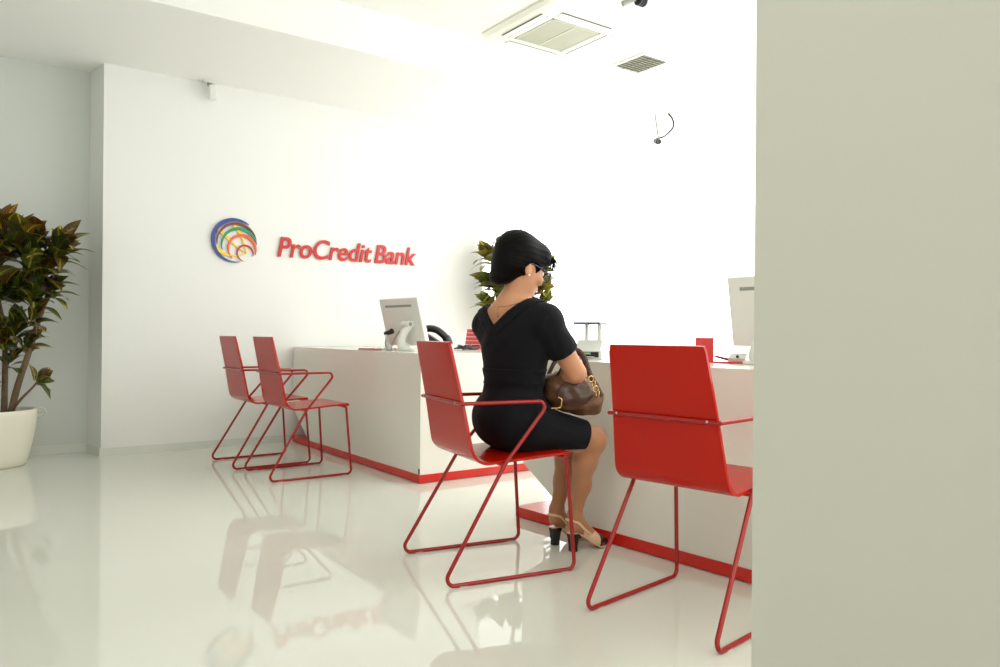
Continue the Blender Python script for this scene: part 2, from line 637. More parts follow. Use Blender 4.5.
def make_chair(label):
    """local x: forward, y: from the camera-side runner (0) to the other runner (CWID)"""
    t = thing('visitor_chair', label, 'chair', group='red sled-base visitor chairs')
    # one-piece bent shell
    prof = fillet([(0.020, 0, 0.850), (0.066, 0, 0.634), (0.106, 0, 0.416), (0.492, 0, 0.440), (0.497, 0, 0.424)], [0, 0.9, 0.062, 0.010, 0], 9)

    def half(p):
        z, x = p.z, p.x
        if z > 0.45:
            return 0.168 + (0.850 - z) * 0.080
        return 0.200
    up, dn = [], []
    bm = bmesh.new()
    th = 0.0105
    rows = []
    # resample the profile and finish the sides with a soft edge
    pp = []
    for a, b in zip(prof, prof[1:]):
        n = max(1, int((b - a).length / 0.02))
        pp += [a.lerp(b, k / n) for k in range(n)]
    pp.append(prof[-1])
    for i, p in enumerate(pp):
        t_ = (pp[min(i + 1, len(pp) - 1)] - pp[max(i - 1, 0)]).normalized()
        nrm = Vector((t_.z, 0, -t_.x))       # towards the back / underside
        nrm = -nrm if nrm.x > 0 and p.z > 0.5 else nrm
        if p.z <= 0.5 and nrm.z > 0:
            nrm = -nrm
        hw = half(p)
        if i == 0:
            hw -= 0.004
        elif i == 1:
            hw -= 0.0
        c = CWID / 2
        ring = []
        for yy in (-hw, -hw * 0.5, 0, hw * 0.5, hw):
            ring.append(bm.verts.new(p + Vector((0, c + yy, 0))))
        for yy in (hw, hw * 0.5, 0, -hw * 0.5, -hw):
            ring.append(bm.verts.new(p + nrm * th + Vector((0, c + yy, 0))))
        rows.append(ring)
    n = 10
    for a, b in zip(rows, rows[1:]):
        for k in range(n):
            bm.faces.new([a[k], a[(k + 1) % n], b[(k + 1) % n], b[k]])
    bm.faces.new(rows[0])
    bm.faces.new(list(reversed(rows[-1])))
    sh = obj('seat_shell', bm, M['red_shell'], t, smooth=True, bevel=0.0018)
    sh['label'] = 'one-piece glossy red backrest and seat'
    # two continuous side rods: arm, diagonal, runner, front leg
    for y in (0.0, CWID):
        s = 1 if y == 0 else -1
        pts = [(0.050, y + s * 0.034, 0.631), (0.408, y + s * 0.030, 0.631), (0.212, y + s * 0.018, 0.405), (-0.030, y, RT), (0.500, y, RT), (0.468, y + s * 0.012, 0.418)]
        obj('side_frame', tube(fillet(pts, [0, 0.022, 0.05, 0.026, 0.026, 0], 8), RT, 12), M['red_tube'], t, smooth=True)
        # small brackets below the seat
        bm = bmesh.new()
        add_tube(bm, [(0.462, y + s * 0.012, 0.420), (0.462, y + s * 0.05, 0.420)], 0.009, 10)
        obj('seat_bracket', bm, M['red_tube'], t, smooth=True)
        for x in (0.05, 0.455):
            obj('glide', box(x - 0.014, x + 0.014, y - 0.006, y + 0.006, 0.0, 0.007), M['clear_glide'], t)
    obj('back_bar', tube([(0.050, 0.034 - RT * 0.6, 0.631), (0.050, CWID - 0.034 + RT * 0.6, 0.631)], RT * 0.95, 12), M['red_tube'], t, smooth=True)
    obj('front_bar', tube([(0.462, 0.012, 0.420), (0.462, CWID - 0.012, 0.420)], RT * 0.9, 12), M['red_tube'], t, smooth=True)
    obj('mid_bar', tube([(0.205, 0.018, 0.4085), (0.205, CWID - 0.018, 0.4085)], RT * 0.8, 12), M['red_tube'], t, smooth=True)
    for y in (0.068, CWID - 0.068):
        bm = bmesh.new()
        add_tube(bm, [(0.040, y, 0.633), (0.070, y, 0.633)], 0.0042, 12)
        obj('bolt', bm, M['steel'], t, smooth=True)
    return t


def dup(root):
    r = root.copy()
    C.objects.link(r)
    for ch in list(root.children):
        c = ch.copy()
        C.objects.link(c)
        c.parent = r
    return r


def ang(a, b):
    return math.atan2(b[1] - a[1], b[0] - a[0])


c0 = make_chair('red sled-base chair with the seated woman on it')
c0.location = (1.395, 2.242, 0)
c0.rotation_euler.z = math.radians(-9.7)
c1 = dup(c0)
c1['label'] = 'empty red sled-base chair seen from behind, next to the near wall'
c1.location = (1.719, 1.360, 0)
c1.rotation_euler.z = math.radians(8.9)
c2 = dup(c0)
c2['label'] = 'empty red sled-base chair at the left desk, nearer one of that pair'
c2.location = (1.507, 4.390, 0)
c2.rotation_euler.z = math.radians(0.4)
c3 = dup(c0)
c3['label'] = 'empty red sled-base chair at the left desk, closer to the lettered wall'
c3.location = (1.450, 4.920, 0)
c3.rotation_euler.z = math.radians(0.6)

# ================================================================== WALL SIGN
def make_letters():
    t = thing('wall_lettering', 'raised red italic letters reading ProCredit Bank on the white wall', 'sign')
    s = 'ProCredit Bank'

    def text_mesh(body, mesh=False):
        cu = bpy.data.curves.new('tmp_text', 'FONT')
        cu.body = body
        cu.size = 0.2
        cu.shear = 0.2
        cu.offset = 0.0028
        cu.extrude = 0.006
        cu.space_character = 0.98
        o = bpy.data.objects.new('tmp_text', cu)
        C.objects.link(o)
        bpy.context.view_layer.update()
        dg = bpy.context.evaluated_depsgraph_get()
        me = bpy.data.meshes.new_from_object(o.evaluated_get(dg))
        bpy.data.objects.remove(o)
        xs = [v.co.x for v in me.vertices]
        return me, min(xs), max(xs)
    mA, a0, a1 = text_mesh(s)
    zs = [v.co.y for v in text_mesh('P')[0].vertices]
    cap = max(zs) - min(zs)
    x0w, x1w, zb, hcap = 2.078, 3.348, 1.478, 0.158
    sx = (x1w - x0w) / (a1 - a0)
    sz = hcap / cap
    for i, ch in enumerate(s):
        if ch == ' ':
            continue
        me, l0, l1 = text_mesh(ch)
        _, p0, p1 = text_mesh(s[:i + 1])
        for v in me.vertices:
            x = v.co.x - l1 + p1 - (0.022 if i > 9 else 0)
            v.co = Vector((x0w + (x - a0) * sx, WY - 0.012 - v.co.z, zb + v.co.y * sz))
        me.name = 'letter'
        if me.materials:
            me.materials.clear()
        o = link_mesh('letter', me, M['sign_red'], t)
        o['label'] = 'letter ' + ch


make_letters()


def make_emblem():
    t = thing('globe_emblem', 'round globe emblem of coloured arcs mounted left of the red lettering', 'emblem')
    cx, cz, R = 1.738, 1.578, 0.170

    def strip(name, outer, inner, colour, y0, y1, label):
        bm = bmesh.new()
        n = len(outer)
        ring = []
        for (a, b) in zip(outer, inner):
            q = []
            for (p, y) in ((a, y0), (b, y0), (b, y1), (a, y1)):
                q.append(bm.verts.new((cx + p[0] * R, WY - y, cz + p[1] * R)))
            ring.append(q)
        for a, b in zip(ring, ring[1:]):
            for k in range(4):
                bm.faces.new([a[k], a[(k + 1) % 4], b[(k + 1) % 4], b[k]])
        bm.faces.new(ring[0])
        bm.faces.new(list(reversed(ring[-1])))
        o = obj(name, bm, M['logo_' + colour], t)
        o['label'] = label

    def crescent(c, r, ang0, ang1, wmax, peak, colour, y1, label):
        outer, inner = [], []
        for i in range(49):
            a = math.radians(ang0 + (ang1 - ang0) * i / 48)
            deg = math.degrees(a)
            span = (peak - ang0) if deg < peak else (ang1 - peak)
            wd = wmax * (0.10 + 0.90 * math.cos(min(1, abs(deg - peak) / max(span, 1)) * PI / 2))
            outer.append((c[0] + r * math.cos(a), c[1] + r * math.sin(a)))
            inner.append((c[0] + (r - wd) * math.cos(a), c[1] + (r - wd) * math.sin(a)))
        strip('emblem_arc', outer, inner, colour, 0.004, y1, label)

    crescent((0, 0), 1.0, 48, 285, 0.19, 128, 'blue', 0.018, 'blue outer arc')
    crescent((0.13, -0.06), 0.885, 8, 192, 0.13, 82, 'brown', 0.0168, 'maroon arc')
    crescent((0.24, -0.19), 0.80, 5, 200, 0.15, 72, 'green', 0.0156, 'green arc')
    crescent((0.37, -0.34), 0.655, -25, 228, 0.14, 60, 'orange', 0.0144, 'orange arc')
    crescent((0.505, -0.54), 0.385, -20, 265, 0.085, 85, 'darkred', 0.0132, 'small dark red arc')
    for pts in ([(0.00, 0.73), (0.28, 0.32), (0.45, -0.10), (0.56, -0.56)],
                [(-0.72, 0.50), (-0.38, 0.18), (0.06, -0.22), (0.56, -0.56)],
                [(-0.80, -0.38), (-0.40, -0.64), (0.10, -0.70), (0.56, -0.56)]):
        sp = spline([(p[0], p[1], 0) for p in pts], 8)
        outer, inner = [], []
        for i, p in enumerate(sp):
            tg = (sp[min(i + 1, len(sp) - 1)] - sp[max(i - 1, 0)]).normalized()
            nr = Vector((-tg.y, tg.x, 0))
            wd = 0.075 * (1 - i / (len(sp) - 1)) + 0.010
            outer.append((p.x + nr.x * wd, p.y + nr.y * wd))
            inner.append((p.x - nr.x * wd, p.y - nr.y * wd))
        strip('meridian', outer, inner, 'yellow', 0.002, 0.0115, 'yellow meridian strip')


make_emblem()

# ================================================================== SMALL FIXTURES ON WALLS AND CEILING
t = thing('motion_sensor', 'small white motion sensor on a bracket high on the lettered wall', 'sensor', (1.540, WY, 2.69))
obj('bracket', box(-0.045, 0.045, -0.07, -0.001, 0.045, 0.058), M['white_plastic'], t, bevel=0.003)
obj('arm', tube([(0, -0.035, 0.05), (0.004, -0.04, 0.02), (0.010, -0.055, -0.01)], [0.020, 0.014, 0.016], 12), M['grey_plastic'], t, smooth=True)
bm = bmesh.new()
add_box(bm, -0.028, 0.028, -0.032, 0.022, -0.085, 0.02, Matrix.Translation((0.014, -0.062, 0.0)) @ Matrix.Rotation(-0.15, 4, 'X'))
obj('sensor_body', bm, M['white_plastic'], t, bevel=0.008)

t = thing('wall_socket', 'round white power socket low on the alcove wall beside the plant pot', 'socket', (0.490, 6.25, 0.30))
bm = lathe([(0.0, 0.0), (0.040, 0.0), (0.040, 0.008), (0.030, 0.012), (0.026, 0.004), (0, 0.004)], 32)
bmesh.ops.rotate(bm, verts=bm.verts, matrix=Matrix.Rotation(PI / 2, 3, 'X'))
obj('socket_plate', bm, M['baseboard'], t, smooth=False)
bm = bmesh.new()
for sx in (-0.009, 0.009):
    add_tube(bm, [(sx, -0.0045, 0), (sx, -0.0055, 0)], 0.003, 10)
obj('socket_hole', bm, M['dark'], t)

# ceiling cassette
t = thing('ceiling_air_conditioner', 'square white ceiling cassette air conditioner with a central grille', 'air conditioner', (3.475, 4.205, ZC))
S = 0.40
bm = bmesh.new()
lev = [(S, 0.0), (S, -0.012), (S - 0.03, -0.030), (S - 0.10, -0.042), (0.230, -0.046), (0.217, -0.040), (0.217, -0.030)]
rings = []
for s_, z_ in lev:
    ring = []
    for (sx, sy) in ((1, 1), (-1, 1), (-1, -1), (1, -1)):
        rc = min(0.05, s_ * 0.2) if s_ > 0.3 else 0.012
        for k in range(5):
            a0 = {(1, 1): 0, (-1, 1): PI / 2, (-1, -1): PI, (1, -1): 1.5 * PI}[(sx, sy)] + k * PI / 8
            ring.append(bm.verts.new((sx * (s_ - rc) + rc * math.cos(a0), sy * (s_ - rc) + rc * math.sin(a0), z_)))
    rings.append(ring)
for a, b in zip(rings, rings[1:]):
    for k in range(len(a)):
        bm.faces.new([a[k], a[(k + 1) % len(a)], b[(k + 1) % len(a)], b[k]])
bm.faces.new(list(reversed(rings[-1])))
bm.faces.new(rings[0])
obj('panel', bm, M['ac'], t)
bm = bmesh.new()
for i in range(34):
    y = -0.205 + i * 0.41 / 33
    add_box(bm, -0.205, -0.008, y - 0.0036, y + 0.0036, -0.044, -0.031)
    add_box(bm, 0.008, 0.205, y - 0.0036, y + 0.0036, -0.044, -0.031)
add_box(bm, -0.008, 0.008, -0.210, 0.210, -0.046, -0.031)
for sx in (-1, 1):
    add_box(bm, sx * 0.210 - 0.006, sx * 0.210 + 0.006, -0.216, 0.216, -0.046, -0.031)
    add_box(bm, -0.216, 0.216, sx * 0.210 - 0.006, sx * 0.210 + 0.006, -0.046, -0.031)
o = obj('intake_grille', bm, M['ac_grille'], t)
obj('filter', box(-0.205, 0.205, -0.205, 0.205, -0.0315, -0.0302), M['vent_dark'], t)
for k in range(4):
    mt = Matrix.Rotation(k * PI / 2, 4, 'Z')
    bm = bmesh.new()
    add_box(bm, -0.225, 0.225, 0.318, 0.3225, -0.0445, -0.0405, mt)
    add_box(bm, -0.225, 0.225, 0.268, 0.2715, -0.0470, -0.0440, mt)
    obj('outlet_slot', bm, M['vent_dark'], t)
    bm = bmesh.new()
    add_box(bm, -0.222, 0.222, 0.272, 0.3175, -0.0475, -0.0430, mt @ Matrix.Translation((0, 0, 0)))
    obj('louvre', bm, M['ac'], t, bevel=0.002)

# ceiling vent
t = thing('ceiling_vent', 'small rectangular ceiling vent with grey slats', 'vent', (4.43, 4.32, ZC))
bm = bmesh.new()
a, b, fw = 0.155, 0.185, 0.022
add_box(bm, -a, a, -b, -b + fw, -0.012, -0.0005)
add_box(bm, -a, a, b - fw, b, -0.012, -0.0005)
add_box(bm, -a, -a + fw, -b + fw, b - fw, -0.012, -0.0005)
add_box(bm, a - fw, a, -b + fw, b - fw, -0.012, -0.0005)
obj('frame', bm, M['ac'], t)
obj('duct', box(-a + fw, a - fw, -b + fw, b - fw, -0.003, -0.0005), M['vent_mid'], t)
bm = bmesh.new()
for i in range(9):
    y = -b + fw + 0.018 + i * (2 * b - 2 * fw - 0.036) / 8
    add_box(bm, -a + fw, a - fw, -0.009, 0.009, -0.0012, 0.0012, Matrix.Translation((0, y, -0.0085)) @ Matrix.Rotation(0.6, 4, 'X'))
obj('slats', bm, M['ac_grille'], t)
bm = bmesh.new()
for x in (-0.045, 0.045):
    add_box(bm, x - 0.002, x + 0.002, -b + fw, b - fw, -0.015, -0.012)
obj('slat_rail', bm, M['vent_dark'], t)

# ceiling spotlight at the top edge of the view
t = thing('ceiling_spotlight', 'grey ceiling spotlight with a dark ribbed head at the top of the view', 'spotlight', (3.47, 3.41, ZC))
obj('mount', lathe([(0, -0.02), (0.045, -0.02), (0.05, 0.0), (0, 0.0)], 24), M['white_plastic'], t)
obj('arm', tube([(0, 0, -0.02), (-0.02, 0.015, -0.06), (-0.085, 0.05, -0.095)], 0.018, 12), M['grey_plastic'], t, smooth=True)
bm = lathe([(0, 0), (0.034, 0), (0.034, 0.012), (0.026, 0.014), (0.026, 0.020), (0.034, 0.022), (0.034, 0.032), (0.026, 0.034), (0.026, 0.040), (0.034, 0.042), (0.034, 0.052), (0.026, 0.054), (0.026, 0.06), (0, 0.06)], 28)
bmesh.ops.transform(bm, verts=bm.verts, matrix=Matrix.Translation((0.02, 0.0, -0.065)) @ Matrix.Rotation(PI / 2, 4, 'Y') @ Matrix.Translation((0, 0, -0.02)))
obj('lamp_head', bm, M['dark'], t)

# hanging security camera over the far end of the hall
t = thing('security_camera', 'small dark security camera hanging on a thin white drop rod', 'camera', (5.545, 5.208, ZC))
obj('ceiling_plate', lathe([(0, -0.012), (0.04, -0.012), (0.04, 0), (0, 0)], 24), M['white_plastic'], t)
obj('drop_rod', tube([(0, 0, -0.01), (0.03, -0.02, -0.25)], 0.008, 10), M['grey_plastic'], t, smooth=True)
bm = bmesh.new()
add_tube(bm, [(0.045, 0.03, -0.262), (0.0, -0.05, -0.290)], 0.028, 16)
obj('camera_body', bm, M['dark'], t, smooth=False)
bm = bmesh.new()
add_tube(bm, [(0.0, -0.05, -0.290), (-0.012, -0.075, -0.297)], 0.021, 16)
obj('lens_hood', bm, M['dark'], t, smooth=False)
cab = spline([(0.04, 0.02, -0.24), (0.10, -0.04, -0.215), (0.16, -0.09, -0.13), (0.15, -0.09, -0.055), (0.11, -0.07, 0.0)], 8)
obj('cable', tube(cab, 0.009, 8), M['dark'], t, smooth=True)

# ================================================================== THINGS ON THE LEFT DESK
ZT = 0.76


def make_monitor(label, x, y, rz, wid=0.42, hgt=0.325, tilt=14, zb=0.790, ny=0.0):
    """screen faces +x; the plain back faces the visitors"""
    t = thing('monitor', label, 'monitor', (x, y, ZT), rz)
    mt = Matrix.Translation((0, 0, zb - ZT)) @ Matrix.Rotation(math.radians(-tilt), 4, 'Y')
    bm = bmesh.new()
    add_box(bm, -0.016, 0.016, -wid / 2, wid / 2, 0, hgt, mt)
    obj('housing', bm, M['white_plastic'], t, bevel=0.008, seg=3)
    bm = bmesh.new()
    add_box(bm, 0.0162, 0.0172, -wid / 2 + 0.02, wid / 2 - 0.02, 0.02, hgt - 0.02, mt)
    obj('screen', bm, M['dark'], t)
    bm = bmesh.new()
    add_box(bm, -0.0168, -0.0155, -wid * 0.33, wid * 0.36, hgt - 0.060, hgt - 0.045, mt)
    obj('vent_slot', bm, M['grey_plastic'], t)
    # base, curved neck, hinge
    bm = prism([(-0.10, -0.11), (0.09, -0.11), (0.11, 0), (0.09, 0.11), (-0.10, 0.11), (-0.13, 0.06), (-0.13, -0.06)], 'z', 0.0005, 0.014)
    bmesh.ops.translate(bm, verts=bm.verts, vec=(0, ny, 0))
    obj('stand_base', bm, M['white_plastic'], t, bevel=0.004)
    nk = spline([(-0.06, ny + 0.05, 0.012), (-0.10, ny + 0.045, 0.05), (-0.10, ny + 0.015, 0.12), (-0.060, ny, 0.165)], 6)
    obj('stand_neck', tube(nk, [0.040 - 0.014 * i / (len(nk) - 1) for i in range(len(nk))], 14, 0.8), M['white_plastic'], t, smooth=True)
    hp = mt @ Vector((-0.024, 0, 0.15))
    obj('hinge', tube([(hp.x - 0.03, ny - 0.045, hp.z), (hp.x - 0.03, ny + 0.045, hp.z)], 0.020, 16), M['white_plastic'], t, smooth=True)
    for yy in (-0.049, 0.045):
        obj('hinge_cap', tube([(hp.x - 0.03, ny + yy, hp.z), (hp.x - 0.03, ny + yy + 0.004, hp.z)], 0.013, 12), M['grey_plastic'], t)
    obj('hinge_mount', box(hp.x - 0.03, hp.x + 0.010, ny - 0.03, ny + 0.03, hp.z - 0.02, hp.z + 0.02), M['white_plastic'], t, bevel=0.004)
    return t


mon = make_monitor('white monitor seen from behind on the left desk, beside the black phone', 2.50, 4.575, math.radians(3), wid=0.49, zb=0.797, ny=-0.12)
# cables behind that monitor and a small angled handset scanner
t = thing('desk_scanner', 'white hand scanner with dark tip leaning in its stand at the monitor foot', 'scanner', (2.39, 4.665, ZT))
obj('cradle', lathe([(0, 0.0005), (0.042, 0.0005), (0.042, 0.012), (0.020, 0.022), (0.012, 0.05), (0, 0.05)], 24), M['white_plastic'], t)
obj('grip', tube(spline([(0, 0, 0.045), (-0.004, 0.006, 0.085), (0.0, 0.016, 0.115)], 6), 0.011, 12), M['white_plastic'], t, smooth=True)
obj('scan_head', tube([(-0.004, 0.028, 0.112), (0.016, -0.032, 0.130)], [0.015, 0.019], 14), M['dark'], t, smooth=True)
o = obj('scanner_cable', tube(spline([(2.372, 4.655, ZT + 0.075), (2.350, 4.62, ZT + 0.05), (2.345, 4.585, ZT + 0.010), (2.36, 4.56, ZT + 0.006), (2.375, 4.565, ZT + 0.05), (2.43, 4.60, ZT + 0.11), (2.475, 4.62, ZT + 0.14)], 8), 0.0045, 8), M['grey_plastic'])
tag(o, 'thin grey cable looping between the scanner and the left monitor', 'cable')
# red leaflet folder
t = thing('document_folder', 'flat red folder lying on the far part of the left desk', 'folder', (2.40, 4.80, ZT), 0.1)
obj('cover', box(-0.11, 0.11, -0.11, 0.11, 0.0005, 0.004), M['red_base'], t)
obj('pages', box(-0.104, 0.108, -0.105, 0.105, 0.004, 0.009), M['paper'], t)
obj('cover', box(-0.11, 0.11, -0.11, 0.11, 0.009, 0.0115), M['red_base'], t)


# black desk phone
def make_phone():
    t = thing('desk_phone', 'black desk phone with curved handset on the left desk', 'phone', (2.77, 4.66, ZT), math.radians(-35))
    bm = prism([(-0.09, 0.001), (0.09, 0.001), (0.09, 0.02), (-0.065, 0.115), (-0.09, 0.115)], 'y', -0.10, 0.10)
    obj('base', bm, M['dark'], t, bevel=0.006)
    arch = spline([(-0.10, 0.055, 0.075), (-0.105, 0.05, 0.115), (-0.07, 0.05, 0.150), (0.0, 0.05, 0.140), (0.065, 0.05, 0.085), (0.088, 0.05, 0.035)], 8)
    n = len(arch)
    obj('handset', tube(arch, [0.030 if (i < 9 or i > n - 10) else 0.025 for i in range(n)], 14, 1.15), M['dark'], t, smooth=True)
    bm = bmesh.new()
    for i in range(4):
        for j in range(3):
            add_box(bm, -0.03 + i * 0.026, -0.012 + i * 0.026, -0.085 + j * 0.03, -0.065 + j * 0.03, 0.062 - i * 0.010, 0.071 - i * 0.010)
    obj('keypad', bm, M['grey_plastic'], t)
    return t


make_phone()
rng = random.Random(3)
pts = []
for i in range(16):
    pts.append((2.98 + 0.07 * math.sin(i * 1.7) + rng.uniform(-.02, .02), 4.60 + 0.10 * math.cos(i * 1.1) + rng.uniform(-.02, .02), ZT + 0.008 + 0.012 * (i % 3)))
o = obj('coiled_cable', tube(spline(pts, 6), 0.006, 8), M['dark'], smooth=True)
tag(o, 'dark tangled cable lying on the left desk behind the phone', 'cable')


# red ribbed clerk chair behind the left desk
def make_office_chair():
    t = thing('office_chair', 'red ribbed clerk chair standing behind the left desk', 'chair', (3.455, 5.475, 0), math.radians(176))
    bm = bmesh.new()
    for i in range(11):
        z = 0.56 + i * 0.034
        hw = 0.235 - 0.0045 * i
        xb = -0.20 - 0.02 * (i / 10) ** 1.5
        add_box(bm, xb - 0.018, xb + 0.018, -hw, hw, z - 0.0155, z + 0.0155)
    obj('backrest', bm, M['office_red'], t, bevel=0.007)
    bm = bmesh.new()
    for i in range(12):
        x = -0.18 + i * 0.037
        add_box(bm, x - 0.0175, x + 0.0175, -0.23, 0.23, 0.45, 0.49)
    obj('seat', bm, M['office_red'], t, bevel=0.007)
    obj('back_support', tube(spline([(-0.02, 0, 0.44), (-0.19, 0, 0.44), (-0.235, 0, 0.50), (-0.232, 0, 0.70)], 6), 0.018, 10), M['steel'], t, smooth=True)
    obj('gas_post', tube([(0, 0, 0.10), (0, 0, 0.45)], 0.025, 14), M['steel'], t, smooth=True)
    for k in range(5):
        a = 2 * PI * k / 5 + 0.3
        lg = obj('base_leg', tube([(0, 0, 0.11), (0.27 * math.cos(a), 0.27 * math.sin(a), 0.075)], [0.022, 0.014], 10), M['steel'], t, smooth=True)
        bm = bmesh.new()
        ca, sa = 0.27 * math.cos(a), 0.27 * math.sin(a)
        add_tube(bm, [(ca - 0.018 * sa, sa * 1.0 + 0.018 * math.cos(a), 0.03), (ca + 0.018 * sa, sa - 0.018 * math.cos(a), 0.03)], 0.030, 16)
        obj('castor', bm, M['dark'], lg, smooth=False)
    return t


make_office_chair()

# ================================================================== THINGS ON THE RIGHT DESK
make_monitor('white monitor seen from behind on the right desk, partly cut off by the near wall', 2.80, 1.92, math.radians(2), wid=0.44, hgt=0.302, tilt=9, zb=0.835)

# passbook printer with raised slate lid
t = thing('slip_printer', 'white slip printer with raised slate lid on the desk behind the woman', 'printer', (2.53, 2.79, ZT), math.radians(28))
bm = bmesh.new()
add_box(bm, -0.075, 0.075, -0.085, 0.085, 0.0005, 0.042)
obj('body', bm, M['white_plastic'], t, bevel=0.004)
obj('paper_slot', box(-0.077, -0.074, -0.07, 0.062, 0.010, 0.036), M['dark'], t)
obj('paper_slip', box(-0.115, -0.073, -0.05, 0.05, 0.012, 0.0135), M['paper'], t)
obj('display', box(-0.0785, -0.0768, -0.03, 0.03, 0.024, 0.033), M['lcd'], t)
obj('upper_body', prism([(-0.05, 0.042), (0.07, 0.042), (0.06, 0.10), (-0.01, 0.09)], 'y', -0.068, 0.06), M['white_plastic'], t, bevel=0.003)
obj('lid_post', box(-0.01, 0.01, -0.058, -0.040, 0.08, 0.168), M['white_plastic'], t)
obj('lid_post', box(0.02, 0.045, 0.02, 0.035, 0.08, 0.168), M['white_plastic'], t)
o = obj('lid', box(-0.05, 0.05, -0.066, 0.070, 0.168, 0.179), M['slate'], t, bevel=0.002)

# small pale box (desk calendar block)
t = thing('note_box', 'small pale green note box beside the slip printer', 'box', (2.655, 2.745, ZT), 0.5)
obj('box_body', box(-0.02, 0.02, -0.022, 0.022, 0.0005, 0.036), M['pale_green'], t, bevel=0.003)
obj('note_sheets', box(-0.017, 0.017, -0.019, 0.019, 0.036, 0.042), M['paper'], t)

# red pen holder
t = thing('pen_holder', 'red square pen holder on the desk behind the nearest chair back', 'pen holder', (2.815, 2.325, ZT), 0.69)
bm = bmesh.new()
a, hh, wl = 0.040, 0.108, 0.005
add_box(bm, -a, a, -a, a, 0.0005, 0.006)
add_box(bm, -a, a, -a, -a + wl, 0.006, hh)
add_box(bm, -a, a, a - wl, a, 0.006, hh)
add_box(bm, -a, -a + wl, -a + wl, a - wl, 0.006, hh)
add_box(bm, a - wl, a, -a + wl, a - wl, 0.006, hh)
obj('cup', bm, M['office_red'], t)
obj('lining', box(-a + wl, a - wl, -a + wl, a - wl, 0.006, 0.10), M['dark'], t)

# red mat
t = thing('desk_mat', 'thin red mat lying on the right desk under the card terminal', 'mat', (2.83, 2.06, ZT), 0.05)
obj('mat_sheet', box(-0.13, 0.13, -0.17, 0.21, 0.0005, 0.006), M['red_base'], t, bevel=0.002)
# card terminal with stylus
t = thing('card_terminal', 'small white card terminal on the red mat of the right desk', 'card terminal', (2.79, 2.105, ZT + 0.0065), math.radians(8))
bm = prism([(-0.035, 0.0), (0.045, 0.0), (0.045, 0.012), (0.01, 0.034), (-0.022, 0.032), (-0.038, 0.014)], 'y', -0.040, 0.040)
obj('body', bm, M['white_plastic'], t, bevel=0.004)
obj('keypad', box(-0.012, 0.008, -0.028, 0.028, 0.033, 0.036), M['grey_plastic'], t)
bm = bmesh.new()
add_tube(bm, [(-0.034, -0.004, 0.022), (-0.039, -0.004, 0.022)], 0.006, 12)
obj('lens', bm, M['dark'], t)
o = obj('stylus', tube([(2.775, 2.155, ZT + 0.013), (2.768, 2.225, ZT + 0.026)], [0.006, 0.005], 10), M['red_tube'], smooth=True)
tag(o, 'short dark red stylus pointing out beside the card terminal', 'stylus')


# ================================================================== PLANTS
def add_leaf(V, Fc, UV, TN, base, direction, up, L, W, droop, tone):
    d = Vector(direction).normalized()
    side = d.cross(Vector(up))
    if side.length < 1e-3:
        side = d.cross(Vector((1, 0, 0)))
    side.normalize()
    nrm = side.cross(d).normalized()
    n = 8
    i0 = len(V)
    prof = [0.12, 0.55, 0.86, 1.0, 1.0, 0.90, 0.68, 0.36, 0.02]
    for i in range(n + 1):
        s = i / n
        c = Vector(base) + d * (L * s) + nrm * (L * 0.10 * math.sin(PI * s)) + Vector((0, 0, -droop * L * s * s))
        w_ = W * 0.5 * prof[i]
        fold = 0.14
        V.append(c - side * w_ + nrm * (w_ * fold))
        V.append(c)
        V.append(c + side * w_ + nrm * (w_ * fold))
        for uu in (0.5 - 0.5 * max(prof[i], 0.1), 0.5, 0.5 + 0.5 * max(prof[i], 0.1)):
            UV.append((uu, s))
            TN.append(tone)
    for i in range(n):
        a = i0 + i * 3
        Fc.append((a, a + 1, a + 4, a + 3))
        Fc.append((a + 1, a + 2, a + 5, a + 4))


def foliage(name, clusters, m, parent, seed, L0=0.19, W0=0.058, redtop=None, ymax=None):
    rg = random.Random(seed)
    V, Fc, UV, TN = [], [], [], []
    for (c, axis, n, sc) in clusters:
        axis = Vector(axis).normalized()
        pa = axis.orthogonal().normalized()
        pb = axis.cross(pa)
        n = int(n * 1.15)
        for i in range(n):
            az = i * 2.39996 + rg.uniform(-0.3, 0.3)
            el = 1.25 * (1 - (i + 0.5) / n) ** 0.9 - 0.20 + rg.uniform(-0.15, 0.15)   # inner leaves stand up
            el = 1.25 - el
            el = min(max(el, 0.05), 1.5)
            d = axis * math.cos(el) + (pa * math.cos(az) + pb * math.sin(az)) * math.sin(el)
            base = Vector(c) - axis * (0.07 * sc * (i / n)) + d * 0.015
            L = L0 * sc * rg.uniform(0.75, 1.15)
            redness = 0.0
            if redtop is not None:
                redness = min(1, max(0, (c[2] - redtop) / 0.35)) * rg.choice([0, .4, .8, 1]) + rg.choice([0, 0, 0, .5])
            tone = (rg.random(), min(1, redness), rg.choice([0.15, 0.4, 0.7, 1.0]), 1)
            add_leaf(V, Fc, UV, TN, base, d, axis, L, W0 * sc * rg.uniform(0.85, 1.2), rg.uniform(0.05, 0.45), tone)
    if ymax is not None:      # leaves fold against the wall behind
        for v in V:
            if v.y > ymax - 0.12:
                v.y = ymax - 0.12 + 0.12 * (1 - math.exp(-(v.y - ymax + 0.12) / 0.12))
    me = bpy.data.meshes.new(name)
    me.from_pydata([tuple(v) for v in V], [], Fc)
    uvl = me.uv_layers.new(name='UVMap')
    col = me.color_attributes.new('tone', 'FLOAT_COLOR', 'POINT')
    for i, c in enumerate(TN):
        col.data[i].color = c
    for lp in me.loops:
        uvl.data[lp.index].uv = UV[lp.vertex_index]
    return link_mesh(name, me, m, parent, True)


